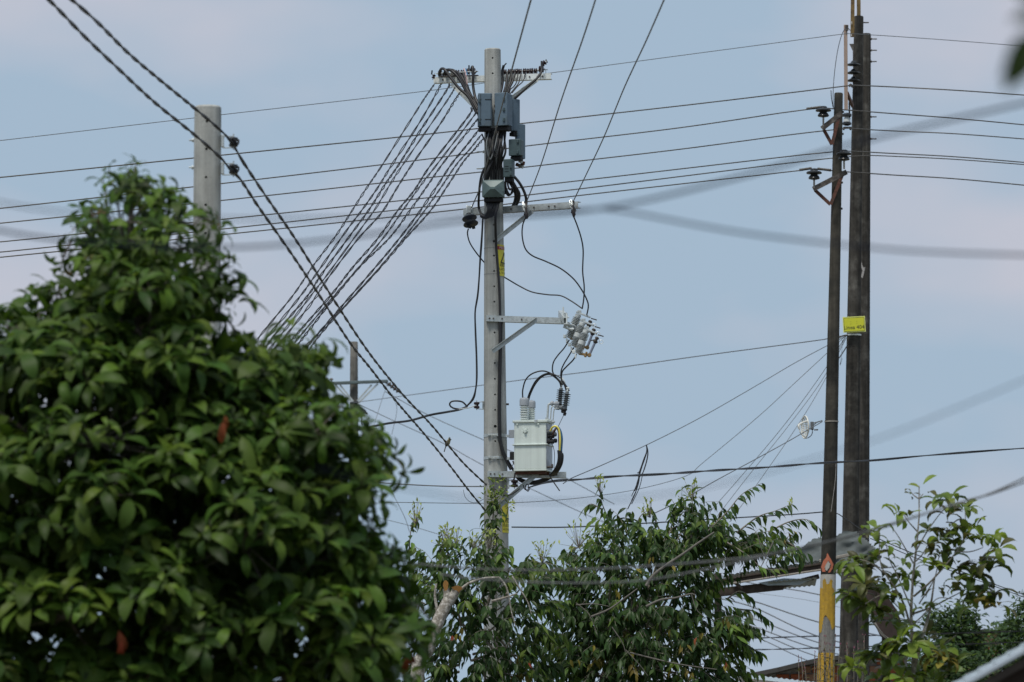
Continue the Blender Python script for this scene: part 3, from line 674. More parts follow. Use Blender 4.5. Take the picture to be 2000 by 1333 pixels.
# tangle of black cables over the pole between the boxes
tg = []
rt = random.Random(3)
cols = [950, 953, 956, 959, 962, 964, 967, 970, 973, 976, 979, 982, 985, 988]
for k, x in enumerate(cols):
    yb = 350 if x < 962 else rt.choice((345, 350, 372))
    xe = {0: 946, 1: 947, 2: 948, 3: 950}.get(k, x + rt.uniform(-3, 3))
    bulge = rt.uniform(-5, 5)
    pts = [(x, 252, 65.86), (x + bulge * .5, 275, 65.8 - rt.uniform(0, .06)), (x + bulge + rt.uniform(-2, 2), 298, 65.78 - rt.uniform(0, .06)), (min(x, 978) + bulge * .3, 322, 65.8), (xe if k > 3 else x - 2, 338, 65.82), (xe, yb + 8, 65.84)]
    cable('%s black cable in the dense vertical bunch over the pole between the boxes' % (ordn[k] if k < 10 else ['eleventh', 'twelfth', 'thirteenth', 'fourteenth'][k - 10]), pts, rt.choice((.011, .013, .016)), group='bunched black cables over the pole, counted from the left')
for k, s_ in enumerate([
    [(941, 262, 65.8), (948, 280, 65.76), (951, 305, 65.74), (957, 318, 65.74), (963, 300, 65.74), (966, 270, 65.8)],
    [(955, 258, 65.8), (950, 285, 65.72), (957, 312, 65.72), (966, 290, 65.73), (972, 262, 65.8)],
    [(966, 262, 65.8), (962, 290, 65.7), (968, 308, 65.7), (975, 285, 65.72), (980, 258, 65.8)]]):
    cable(['loose black loop drooping lowest at the left side of the cable bunch', 'loose black loop in the middle of the cable bunch', 'loose black loop at the right side of the cable bunch'][k], s_, 0.009, M_poly if k == 1 else M_black, name='cable_loop', group='cable loops under the junction boxes', n=26)
cable('thick black cable curving down the left of the pole past the square box', [(956, 318, 65.8), (945, 332, 65.8), (939, 350, 65.82), (936, 375, 65.86), (935, 404, 66.0), (940, 420, 65.95)], 0.016, n=30)
cable('thick black cable bent over the pole into the top of the square box', [(962, 314, 65.76), (957, 325, 65.76), (951, 338, 65.76), (947, 352, 65.78)], 0.02, n=20)
cable('outermost thick black cable arching right of the pole to the sloping arm', [(1004, 345, 65.75), (1014, 357, 65.75), (1022, 371, 65.78), (1027, 385, 65.8), (1028, 398, 65.84)], 0.017, n=24)
cable('heavy black hose curling from the small green box down behind the sloping arm', [(993, 345, 65.72), (999, 353, 65.72), (1007, 367, 65.75), (1013, 378, 65.8), (1012, 392, 65.9), (1006, 404, 66.05)], 0.022, n=24)
cable('second heavy black hose hugging the inside of the curling one', [(990, 345, 65.76), (995, 355, 65.76), (1003, 369, 65.8), (1007, 380, 65.85), (1006, 392, 65.95), (1001, 404, 66.1)], 0.018, n=24)
for k, s_ in enumerate([[(992, 350, 65.7), (992, 362, 65.7), (996, 371, 65.7), (1001, 366, 65.72), (999, 356, 65.74)], [(988, 352, 65.75), (988, 366, 65.75), (995, 380, 65.75), (1002, 374, 65.75), (1003, 364, 65.75)],
                        [(986, 372, 65.8), (992, 382, 65.8), (998, 379, 65.8), (1001, 370, 65.8)]]):
    cable(['upper small black loop right of the square box', 'larger lower black loop right of the square box', 'lowest small black loop right of the square box'][k], s_, 0.011, name='cable_loop', n=22)
for k, x in enumerate((951, 955.5, 960, 964, 968, 972, 976)):
    xe = 950 + (x - 950) * .5 + (0 if k < 4 else 2)
    cable('%s short black lead below the square box reaching down to the sloping arm' % ordn[k], [(x, 388, 65.76), (x - 1, 396, 65.74), (xe + 3, 408, 65.72), (xe, 418, 65.74), (xe - 6, 424, 65.8)], rt.choice((.012, .014)), group='short leads under the square box, counted from the left')
solo('cable_clump', MB().tube(spline(pix([(940, 421, 65.8), (948, 424, 65.78), (956, 421, 65.78)]), 8), 0.028, 8), M_black, 'black taped clump of cable in front of the sloping arm', 'cable clump')
cable('black service cable hanging free left of the pole to the small loop', [(943, 424, 65.9), (941, 460, 65.9), (938, 500, 65.9), (936, 540, 65.9), (933, 575, 65.9), (928, 610, 65.9), (929, 650, 65.9), (931, 700, 65.9), (931, 745, 65.9), (925, 775, 65.9), (912, 793, 65.9), (899, 799, 65.9), (884, 797, 65.9), (878, 790, 65.9), (884, 784, 65.9), (902, 785, 65.9), (912, 794, 65.9)], 0.010, n=110)
cable('second black cable running beside the free hanging service cable', [(944, 424, 65.92), (941, 480, 65.92), (938, 516, 65.92), (934, 575, 65.92), (928, 612, 65.92), (928, 650, 65.92), (930, 700, 65.92), (930, 748, 65.92), (926, 778, 65.92), (911, 795, 65.92)], 0.007, M_poly, n=60)
cable('thick black cable running down the front of the middle pole to the transformer', [(973, 400, 65.7), (968, 420, 65.70), (968, 450, 65.80), (969, 480, 65.86), (972, 520, 65.87), (975, 560, 65.865), (976.5, 610, 65.86), (976, 680, 65.85), (975, 740, 65.86), (974, 800, 65.85), (975, 850, 65.84), (979, 875, 65.84), (986, 895, 65.84), (998, 918, 65.84)], 0.0155, n=90, sides=8)
cable('second thick black cable joined behind the one on the front of the pole', [(980, 620, 65.88), (978, 700, 65.88), (976.5, 780, 65.87), (977, 850, 65.865), (983, 880, 65.86), (992, 900, 65.86), (1004, 921, 65.86)], 0.014, n=60)

# ------------------------------------------------------------------ warning plates (wrapped round the pole)
def text_mesh(txt, size):
    cu = bpy.data.curves.new('txt', 'FONT'); cu.body = txt; cu.size = size; cu.align_x = 'CENTER'; cu.align_y = 'CENTER'; cu.resolution_u = 2
    o = bpy.data.objects.new('txt', cu); COL.objects.link(o); bpy.context.view_layer.update()
    me = bpy.data.meshes.new_from_object(o.evaluated_get(bpy.context.evaluated_depsgraph_get()))
    vs = [v.co.copy() for v in me.vertices]; fs = [tuple(p.vertices) for p in me.polygons]
    bpy.data.objects.remove(o); bpy.data.meshes.remove(me); return vs, fs
def wrapped_sign(label, pyt, pyb, azc, width, words):
    z1, z0 = zpx(pyt, YM), zpx(pyb, YM); cz = (z0 + z1) / 2; c0 = axM(cz); r0 = rM(cz)
    root = T('warning_sign', label, 'warning sign', axM(z0) + V((0.1, 0, 0)), 'yellow warning plates on the middle pole')
    H = z1 - z0
    def mp_(x, y, lift):
        th = azc + x / r0; z = cz + y; c = axM(z); rr = rM(z) + lift; return V((c.x + math.sin(th) * rr, c.y - math.cos(th) * rr, z))
    def sheet(name, m, x0, x1, y0, y1, lift):
        mb = MB(); nx = 14
        for l in (lift, lift - .002):
            for i in range(nx + 1):
                x = x0 + (x1 - x0) * i / nx; mb.v += [mp_(x, y0, l), mp_(x, y1, l)]
        for i in range(nx): mb.f += [(2 * i, 2 * i + 2, 2 * i + 3, 2 * i + 1), (2 * nx + 2 + 2 * i + 1, 2 * nx + 2 + 2 * i + 3, 2 * nx + 2 + 2 * i + 2, 2 * nx + 2 + 2 * i)]; mb.mi += [0, 0]
        part(name, mb, m, root)
    sheet('plate', M_yel2, -width / 2, width / 2, -H / 2, H / 2, 0.005)
    sheet('header', M_red, -width / 2 + .004, width / 2 - .004, H * .34, H * .45, 0.0065)
    for txt, y, sz, m in words:
        vs, fs = text_mesh(txt, sz); mb = MB().add([mp_(v.x, y * H + v.y, 0.008) for v in vs], fs); part('lettering', mb, m, root)
    # black warning triangle outline
    tw, y0_, y1_ = width * .30, -H * .08, H * .27
    mb = MB()
    A_ = [(-tw, y0_), (tw, y0_), (0, y1_)]
    for i in range(3):
        (xa, ya), (xb, yb) = A_[i], A_[(i + 1) % 3]; dx, dy = xb - xa, yb - ya; l = math.hypot(dx, dy); nx_, ny_ = -dy / l * .007, dx / l * .007; k = len(mb.v)
        for j in range(9):
            t = j / 8; mb.v += [mp_(xa + dx * t - nx_, ya + dy * t - ny_, .0085), mp_(xa + dx * t + nx_, ya + dy * t + ny_, .0085)]
        for j in range(8): mb.f.append((k + 2 * j, k + 2 * j + 2, k + 2 * j + 3, k + 2 * j + 1)); mb.mi.append(0)
    part('triangle_mark', mb, M_ink, root)
    return root
wrapped_sign('yellow warning plate wrapped round the pole just below the sloping arm', 480, 541, R(74), 0.235, [('PELIGRO', .395, .045, M_whitep), ('RIESGO', -.16, .05, M_ink), ('ELECTRICO', -.285, .042, M_ink), ('ALTA TENSION', -.405, .032, M_ink)])
wrapped_sign('second yellow warning plate low on the pole among the leaves', 976, 1042, R(78), 0.235, [('PELIGRO', .395, .045, M_whitep), ('RIESGO', -.16, .05, M_ink), ('ELECTRICO', -.285, .042, M_ink), ('ALTA TENSION', -.405, .032, M_ink)])

# line sign on the tall pole
Ys = 89.80
sg = T('line_sign', 'bright yellow board reading Linea 404 fixed to the tallest dark pole', 'sign', P(1668, 634, Ys))
sX = (P(1690, 632.4, Ys) - P(1647, 634.5, Ys)).normalized(); sc_ = P(1668.2, 634, Ys); sZ = V((0.03, 0, 1)); sw, sh = 44 * S(Ys), 31 * S(Ys)
part('board', MB().box(sc_, (sw, 0.006, sh), sX, sZ), M_yedge, sg)
sX = sX.normalized(); sZ = (sZ - sX * sZ.dot(sX)).normalized(); sY = sZ.cross(sX)
part('yellow_face', MB().box(sc_ - sY * .0045, (sw * .93, 0.003, sh * .90), sX, sZ), M_yel, sg)
fr = MB()
for a, b, q, d in ((0, .46, .86, .012), (0, -.46, .86, .012)): fr.box(sc_ - sY * .0065 + sZ * (b * sh * .95), (sw * .90, .001, .007), sX, sZ)
for a in (-.455, .455): fr.box(sc_ - sY * .0069 + sX * (a * sw), (.007, .001, sh * .82), sX, sZ)
part('border_line', fr, M_ink2, sg)
vs, fs = text_mesh('Linea 404', .085); part('lettering', MB().add([sc_ - sY * .0085 + sX * (v.x - .003) + sZ * (v.y - .048) for v in vs], fs), M_ink, sg)
dt = MB()
for a in (-.05, .045):
    for b in (.045, .008): dt.tube([sc_ + sX * a + sZ * b - sY * .006, sc_ + sX * a + sZ * b - sY * .009], .004, 6)
part('rivet', dt, M_ink, sg, kind='stuff')

# ------------------------------------------------------------------ hanging insulators, clamps on the sloping arm
def petticoat(mb, A, B, discs, r, core, n=18):
    prof = [(0, core)]
    for k in range(discs):
        a = (k + .15) / discs; b = (k + .95) / discs
        prof += [(a, core), (a + (b - a) * .12, r * .45), (a + (b - a) * .45, r * .8), (a + (b - a) * .8, r), (a + (b - a) * .93, r * .97), (b, core)]
    prof.append((1, core)); return mb.lathe(A, B, prof, n)
hi = T('hanging_insulator', 'black two disc insulator hanging under the left end of the sloping arm', 'insulator', P(917, 418, 66.1))
part('disc_stack', petticoat(MB(), P(915, 418, 66.1), P(920, 440, 66.05), 2, 0.09, 0.03), M_blackp, hi)
part('shackle', MB().box(P(916, 411, 66.15), (.05, .05, .10), bev=.006).tube(pix([(912, 402, 66.2), (914, 420, 66.15)]), .01, 6).tube(pix([(921, 402, 66.2), (921, 420, 66.15)]), .01, 6), M_galv, hi)
part('clamp', MB().box(P(916, 443, 66.03), (.06, .04, .035), V((1, 0, -.3)), bev=.005).box(P(925, 445, 66.03), (.04, .03, .03), V((1, 0, .2)), bev=.005), M_slot, hi)
for k, (x, y, Y, lb) in enumerate(((1026, 406, 65.75, 'wire bound clamp where the middle conductor meets the sloping arm'), (1118, 402, 65.5, 'wire bound clamp at the right end of the sloping arm'))):
    cl = T('conductor_clamp', lb, 'clamp', P(x, y, Y), 'conductor clamps on the sloping arm')
    part('clamp_body', MB().box(P(x, y - 5, Y), (.05, .08, .05), bev=.008).box(P(x + 1, y + 8, Y - .04), (.035, .05, .09), V((1, 0, -.2)), bev=.008), M_rustd, cl)
    wrp = MB()
    for j in range(7):
        a = rt.uniform(-.06, .06); wrp.tube(spline([P(x + a * 40 - 4, y - 12 + j * 2, Y - .06), P(x + a * 60, y - 2 + j * 2, Y - .09), P(x + a * 40 + 5, y + 6 + j * 2, Y - .05)], 6), .006, 5)
    part('binding_wire', wrp, M_galv, cl, kind='stuff')
    part('clamp_tail', MB().tube(spline(pix([(x + 1, y - 8, Y - .07), (x + 2, y + 6, Y - .09), (x + 3, y + 22, Y - .07)]), 8), [.012] * 5 + [.02, .022, .012], 7), M_rustd, cl)
cable('long black jumper swinging from the middle clamp to the rearmost cutout', [(1027, 424, 65.68), (1021, 440, 65.7), (1020, 462, 65.7), (1026, 486, 65.7), (1040, 500, 65.7), (1066, 511, 65.7), (1095, 525, 65.7), (1120, 545, 65.7), (1137, 568, 65.7), (1147, 588, 65.7), (1149, 600, 65.7), (1146, 616, 65.7)], 0.0085, n=70)
cable('black jumper dropping from the right end clamp to the cutouts', [(1119, 420, 65.45), (1127, 440, 65.5), (1135, 465, 65.55), (1139, 490, 65.6), (1138, 530, 65.6), (1141, 560, 65.6), (1140, 585, 65.6), (1137, 604, 65.6)], 0.0085, n=50)
cable('black jumper passing behind the pole from the hanging insulator to the front cutout', [(915, 447, 66.03), (913, 456, 66.05), (917, 473, 66.12), (928, 491, 66.2), (945, 512, 66.25), (965, 532, 66.25), (985, 542, 66.2), (1016, 560, 66.0), (1040, 571, 65.9), (1070, 576, 65.8), (1095, 578, 65.75), (1115, 588, 65.7), (1137, 603, 65.6)], 0.0085, n=80)

# ------------------------------------------------------------------ fuse cutouts
def cutout(label, tx, ty, bx, by, Y, fx, fy, gx, gy):
    """insulator from (tx,ty) to (bx,by); fuse tube from (fx,fy) to (gx,gy)"""
    A, B = P(tx, ty, Y), P(bx, by, Y); root = T('fuse_cutout', label, 'fuse cutout', B, 'grey porcelain fuse cutouts at the end of the mid arm')
    c = .035; r = .052; prof = [(0, c * .6), (.02, c), (.12, c)]
    for k in range(5): a = .14 + k * .058; prof += [(a, c * .8), (a + .018, r), (a + .038, r * .95), (a + .05, c * .8)]
    prof += [(.46, c * 1.25), (.62, c * 1.3)]
    for k in range(5): a = .645 + k * .055; prof += [(a, c * .8), (a + .018, r), (a + .036, r * .95), (a + .048, c * .8)]
    prof += [(.94, c), (1, c * .8)]
    part('porcelain', MB().lathe(A, B, prof, 16), M_greyp, root)
    F, G = P(fx, fy, Y - .03), P(gx, gy, Y - .03)
    part('fuse_tube', MB().tube([F, G], .0145, 10), M_tube, root)
    tb = MB().box((A + F) / 2 + V((-.01, 0, .045)), ((A - F).length * 1.05, .03, .022), (F - A) + V((0, 0, .05)), bev=.004)
    tb.box(A + V((.01, 0, .03)), (.045, .04, .03), bev=.004); part('top_contact', tb, M_galv, root)
    ax_ = (G - F).normalized()
    part('ferrule', MB().lathe(F - ax_ * .03, F + ax_ * .05, [(0, .012), (.1, .024), (.3, .024), (.35, .016), (.6, .016), (.65, .03), (.75, .03), (1, .018)], 10).box(F - ax_ * .035 + V((.035, 0, .01)), (.07, .012, .012), V((1, 0, -.3))).box(F - ax_ * .01 + V((-.045, 0, -.02)), (.05, .012, .012), V((1, 0, .2))), M_rustd, root)
    hb = MB().box((B + G) / 2 + V((0, 0, 0.0)), ((B - G).length * .9, .028, .028), G - B, bev=.005)
    hb.lathe(G - V((0, .03, 0)), G + V((0, .03, 0)), [(0, .02), (.5, .026), (1, .02)], 10).box(G + (B - G) * .35 + V((0, -.01, -.018)), (.03, .025, .03), G - B, bev=.007).box(G + (B - G) * .25 + V((0, -.01, .02)), (.022, .025, .026), G - B, bev=.005)
    part('brass_hinge', hb, M_brass, root)
    part('wire_terminal', MB().box(B + V((-.05, -.01, .02)), (.04, .03, .04), bev=.005).box(B + V((-.03, -.01, -.03)), (.02, .03, .05), bev=.004), M_wzinc, root)
    rg = []; rc = F + V((.055, 0, -.03))
    for k in range(15): q = 2 * math.pi * k / 14; rg.append(rc + V((math.cos(q) * .022, .01, math.sin(q) * .022)))
    part('pull_ring', MB().tube(rg, .0035, 5), M_wzinc, root)
    return root
cutout('rearmost fuse cutout, set highest and nearest the mid arm', 1130, 614, 1112, 661, 65.75, 1152, 631, 1138, 667)
cutout('middle of the three fuse cutouts', 1138, 630, 1121, 677, 65.60, 1159, 647, 1147, 679)
cutout('foremost fuse cutout, set lowest with its pull ring clear of the others', 1145, 645, 1129, 691, 65.45, 1165, 663, 1151, 694)
st = MB().box(P(1114, 636, 65.62), (.05, .35, .02), V((.9, -.3, 0)), bev=.004)
solo('cutout_strap', st.box(P(1110, 640, 65.6), (.12, .02, .05), V((1, 0, -.4)), bev=.004), M_galv, 'steel strap tying the cutouts to the bracket', 'bracket')
cable('black lead from the rearmost cutout down to the knot above the arresters', [(1112, 664, 65.7), (1102, 680, 65.7), (1090, 694, 65.7), (1081, 708, 65.7), (1079, 724, 65.7), (1084, 736, 65.7), (1093, 747, 65.7), (1096, 757, 65.7)], 0.0085, n=40)
cable('black lead from the middle cutout down to the knot above the arresters', [(1121, 679, 65.6), (1110, 697, 65.6), (1101, 712, 65.62), (1096, 725, 65.64), (1096, 740, 65.66), (1102, 752, 65.68), (1106, 764, 65.66)], 0.0085, n=40)
cable('black lead from the foremost cutout down to the knot above the arresters', [(1126, 692, 65.45), (1119, 704, 65.5), (1106, 717, 65.55), (1098, 727, 65.58), (1097, 742, 65.6), (1103, 753, 65.6), (1110, 765, 65.6)], 0.0085, n=40)
cable('high black arch from the front bushing over to the cutout leads', [(1021, 779, 65.75), (1021, 762, 65.75), (1027, 742, 65.72), (1040, 730, 65.7), (1060, 725, 65.7), (1078, 731, 65.7), (1092, 743, 65.66), (1099, 752, 65.64)], 0.0085, n=50)
cable('lower black arch from the rear bushing over to the arresters', [(1029, 783, 65.9), (1035, 766, 65.88), (1046, 745, 65.8), (1060, 733, 65.75), (1075, 730, 65.7), (1092, 737, 65.65), (1103, 750, 65.62), (1112, 764, 65.62)], 0.0085, n=50)
cable('innermost black arch from the rear bushing to the knot', [(1032, 784, 66.0), (1036, 770, 65.95), (1046, 750, 65.85), (1059, 736, 65.8), (1074, 732, 65.75), (1088, 741, 65.7), (1098, 752, 65.66)], 0.0085, n=50)
solo('cable_knot', MB().lathe(P(1096, 738, 65.64), P(1103, 752, 65.64), [(0, .01), (.2, .02), (.8, .02), (1, .01)], 8), M_wzinc, 'silver crimped knot joining the leads above the arresters', 'connector')

# ------------------------------------------------------------------ surge arresters
def arrester(label, x0, y0, x1, y1, Y, n=6):
    A, B = P(x0, y0, Y), P(x1, y1, Y); root = T('surge_arrester', label, 'surge arrester', B, 'dark surge arresters beside the transformer')
    prof = [(0, .018), (.04, .022), (.1, .022)]
    for k in range(n): a = .12 + k * .72 / n; prof += [(a, .022), (a + .03, .048), (a + .045, .048), (a + .075, .022)]
    prof += [(.86, .026), (1, .026)]
    part('shed_stack', MB().lathe(A, B, prof, 16), M_poly, root)
    part('terminal', MB().tube([A, A + (A - B).normalized() * .05], .012, 8).box(A + (A - B).normalized() * .04, (.04, .03, .015), bev=.003), M_wzinc, root)
    part('foot_clamp', MB().lathe(B, B + (B - A).normalized() * .05, [(0, .03), (.3, .03), (.4, .02), (1, .02)], 8), M_slot, root)
    return root
arrester('left surge arrester, the farther one, above the transformer corner', 1096, 758, 1093, 789, 65.78)
arrester('right surge arrester, the nearer and lower one', 1108, 765, 1103, 799, 65.60)
ab = T('arrester_bracket', 'bent steel bracket carrying the arresters over the transformer lid', 'bracket', P(1070, 822, 65.8))
for (x, y, Y, r_) in ((1071, 790, 65.78, .0125), (1077, 795, 65.72, .007), (1082, 799, 65.66, .007)):
    part('bent_rod', MB().tube(spline(pix([(x - 2, 820 + (x - 1071) * .4, Y), (x - .5, y + 6, Y), (x + 1, y, Y), (x + 6, y - 1, Y), (x + 12, y - 1, Y)]), 16), r_, 8), M_galv, ab)
    part('foot', MB().box(P(x - 2, 820 + (x - 1071) * .4, Y), (.05, .04, .02), bev=.004).tube([P(x - 5, 821 + (x - 1071) * .4, Y - .02), P(x - 5, 816 + (x - 1071) * .4, Y - .02)], .006, 6), M_galv, ab)
part('end_clamp', MB().lathe(P(1075, 788, 65.76), P(1092, 790, 65.74), [(0, .02), (.15, .03), (.3, .03), (.35, .018), (.5, .018), (.55, .034), (.8, .034), (1, .02)], 10), M_cap, ab)
part('end_clamp', MB().lathe(P(1084, 796, 65.70), P(1103, 797, 65.64), [(0, .02), (.15, .028), (.4, .03), (.45, .02), (.7, .03), (1, .02)], 10), M_poly, ab)
part('end_clamp', MB().box(P(1100, 803, 65.62), (.05, .05, .05), bev=.01).box(P(1103, 809, 65.6), (.035, .03, .04), V((1, 0, -.4)), bev=.006), M_slot, ab)
cable('thin grey earth wire from the right arrester to the tank', [(1101, 811, 65.6), (1090, 834, 65.62)], .004, M_thin, name='earth_wire')

# ------------------------------------------------------------------ transformer
yaw = R(-14); tX = V((math.cos(yaw), math.sin(yaw), 0)); tY = V((-math.sin(yaw), math.cos(yaw), 0)); tZ = V((0, 0, 1))
fl = P(1004, 872, 65.66)                     # left edge of the front face
twd, tdp = 0.382, 0.30
zt, zb = zpx(826, 65.66), zpx(917, 65.66)
tr = T('transformer', 'pale green white box transformer standing on the platform arm', 'transformer', V((fl.x, fl.y, zb)) + tX * twd / 2 + tY * tdp / 2)
ctr = V((fl.x, fl.y, 0)) + tX * twd / 2 + tY * tdp / 2
def tp(a, b, z): return V((ctr.x, ctr.y, z)) + tX * a + tY * b
part('tank', MB().box(tp(0, 0, (zt + zb) / 2), (twd, tdp, zt - zb), tX, tZ, bev=.004), M_white, tr)
part('side_shade_panel', MB().box(tp(twd / 2 + .0025, 0, (zt + zb) / 2 - .002), (.003, tdp - .012, zt - zb - .02), tX, tZ), M_side, tr)  # thin overlay that paints the shade of the tank's right face
part('lid', MB().box(tp(0.002, 0, zt + .012), (twd + .035, tdp + .035, .028), tX, tZ, bev=.004), M_white, tr)
part('flange', MB().box(tp(0, 0, zpx(869.5, 65.66)), (twd + .035, tdp + .035, .014), tX, tZ, bev=.003), M_white, tr)
part('base_flange', MB().box(tp(0, 0, zb - .012), (twd + .01, tdp + .01, .022), tX, tZ, bev=.003), M_white, tr)
part('base_channel', MB().box(tp(-twd * .02, -.08, zb - .04), (twd * .95, .05, .034), tX, tZ).box(tp(-twd * .02, .08, zb - .04), (twd * .95, .05, .034), tX, tZ), M_rust, tr)
e = tp(-.095 + .0, -tdp / 2, zpx(843, 65.66))
part('lifting_lug', MB().box(e + tX * .04 - tY * .004, (.06, .012, .018), tX, tZ, bev=.003).box(e + tX * .04 - tY * .012, (.03, .025, .05), tX, tZ, bev=.007).tube([e + tX * .018 - tY * .006, e + tX * .018 - tY * .006 + tZ * .035], .005, 6).tube([e + tX * .062 - tY * .006, e + tX * .062 - tY * .006 + tZ * .035], .005, 6), M_white, tr)
for a, px_ in ((-.15, 0), (0.1, 0)):
    q = tp(a, -tdp / 2, zt - .02); part('bolt', MB().tube([q, q - tY * .016], .011, 6), M_white, tr)
part('lid_clip', MB().box(tp(.07, -tdp / 2 - .019, zt + .010), (.03, .006, .03), tX, tZ).box(tp(.09, -tdp / 2 - .019, zt + .010), (.006, .006, .034), tX, tZ), M_galv, tr)
def bushing(a, b, h, r=.052, cap=.09, label=None):
    A = tp(a, b, zt + .026); B = A + tZ * h; prof = [(0, r)]
    for k in range(6): t = .03 + k * .11; prof += [(t, r * .72), (t + .03, r), (t + .055, r), (t + .085, r * .72)]
    prof += [(.7, r * .72), (.72, r * .9)]; prof.append((.75, r * .9))
    bo = part('bushing', MB().lathe(A, A + tZ * h * .95, prof, 20), M_greyp if 0 else M_whitebush, tr)
    me = MB().lathe(A + tZ * h * .66, B, [(0, r * 1.06), (.7, r * 1.06), (.9, r * .98), (1, r * .8), (1.03, .012), (1.1, .010)], 20).mesh('bushing_cap', M_cap, V(tr.location))
    link('bushing_cap', me, bo)
M_whitebush = mat('pale_glazed_porcelain', (0.55, 0.6, 0.58), 0.25)
bushing(-.085, -.085, .265); bushing(-.035, .06, .245, .046)
# low voltage bushings on the right side
for k, (b, z, m_) in enumerate(((-.10, 845, M_poly), (-.09, 853, M_slot), (-.1, 864, M_slot), (.02, 848, M_poly), (.04, 860, M_slot))):
    q = tp(twd / 2, b, zpx(z, 65.66)); part('side_bushing', MB().lathe(q, q + tX * .085, [(0, .03), (.3, .03), (.35, .02), (.55, .02), (.6, .026), (.9, .026), (1, .015)], 12), m_, tr)
q = tp(twd / 2 - .01, -.12, zb + .02); part('drain_tap', MB().tube([q, q + tX * .08], .012, 8).box(q + tX * .075 + tZ * .01, (.02, .03, .05), tX, tZ, bev=.004), M_rustd, tr)
part('earth_rod', MB().tube(spline([tp(twd / 2 + .05, -.05, zpx(868, 65.66)), tp(twd / 2 + .075, -.05, zpx(885, 65.66)), tp(twd / 2 + .07, -.05, zb + .01)], 12), .004, 6), M_thin, tr)
part('mounting_plate', MB().box(P(999, 848, 65.76), (.066, .012, .095), tX, tZ, bev=.003), M_cap, tr)
part('mounting_plate', MB().box(P(1000, 891, 65.76), (.052, .012, .095), tX, tZ, bev=.003), M_slot, tr)
part('band_link', MB().box(P(992, 852, 65.82), (.05, .02, .03), bev=.002).box(P(994, 896, 65.82), (.05, .02, .03), bev=.002), M_galv, tr)
part('earth_clip', MB().tube(pix([(998, 914, 65.7), (1003, 906, 65.68)]), .004, 6).box(P(1003, 904, 65.68), (.018, .018, .045), V((1, 0, .4)), bev=.004), M_rustd, tr)
cable('yellow insulated lead arching from the side bushings down the right of the transformer', [(1075, 842, 65.55), (1079, 835, 65.52), (1085, 833, 65.5), (1091, 838, 65.5), (1093.5, 850, 65.5), (1094, 865, 65.5), (1093, 882, 65.52)], .0115, M_cy, n=36, sides=8)
cable('blue insulated lead arching beside the yellow one', [(1082, 845, 65.6), (1085, 838, 65.58), (1090, 835, 65.55), (1095, 843, 65.55), (1097.5, 856, 65.55), (1097, 870, 65.55), (1096, 884, 65.55)], .0125, M_cb, n=36, sides=8)
cable('brown insulated lead tucked inside the yellow and blue ones', [(1080, 850, 65.58), (1083, 841, 65.56), (1088, 838, 65.56), (1091, 846, 65.56), (1091.5, 862, 65.56), (1092, 882, 65.56)], .008, M_rust, n=30)
root = T('cable_bundle', 'fat bundle of black cables curving under the platform arm from the transformer', 'cable bundle', P(1096, 882, 65.55))
for k, (dx, dy, r_) in enumerate(((-3.2, 0, .016), (1.4, 2, .017), (4.2, 6, .012), (-.5, 1, .015))):
    part('strand', MB().tube(spline(pix([(1094 + dx, 880 + dy, 65.52), (1095 + dx, 892, 65.52), (1093 + dx, 906, 65.54), (1086 + dx, 920, 65.6), (1075 + dx, 932, 65.9), (1062, 938 + dx * .6, 65.95), (1045, 943 + dx * .6, 65.9), (1028, 942 + dx * .6, 65.88), (1014, 936 + dx * .6, 65.86), (1004, 924 + dx * .4, 65.85)]), 40), r_, 8), M_black, root)
cable('black cable tie tail pointing down right under the platform arm', [(1073, 926, 65.7), (1076, 934, 65.68), (1093, 959, 65.6)], .007, name='tie_tail')
cable('short tie loop over the left of the platform arm', [(1006, 924, 65.75), (1005, 932, 65.74), (1003, 938, 65.74)], .009, name='tie_tail')
spool('brown spool insulator on a clevis under the left of the platform arm', P(1005, 945, 65.8), V((0, 0, 1)), .042, .085, M_brown)
solo('clevis_bracket', MB().tube(pix([(993, 939, 65.82), (1010, 939, 65.8), (1012, 950, 65.8), (993, 951, 65.82)]), .005, 6).box(P(993, 945, 65.84), (.02, .03, .12), bev=.003), M_galv, 'small clevis bracket holding the spool under the platform arm', 'bracket')
spool('small brown spool insulator left of the pole beside the wire loop', P(931, 792, 65.92), V((0, 0, 1)), .035, .075, M_brown)
solo('clevis_bracket', MB().tube(pix([(945, 785, 65.95), (932, 786, 65.92), (931, 799, 65.92), (945, 800, 65.95)]), .005, 6).box(P(943.5, 792, 65.98), (.018, .04, .1), bev=.003), M_galv, 'small clevis bracket left of the pole beside the wire loop', 'bracket')
cable('little curl of black wire hanging under the platform brace', [(1022, 948, 65.7), (1025, 956, 65.7), (1031, 957, 65.7), (1032, 949, 65.7), (1029, 946, 65.7), (1026, 953, 65.7), (1031, 960, 65.7), (1035, 954, 65.7)], .006, name='wire_curl', n=40)
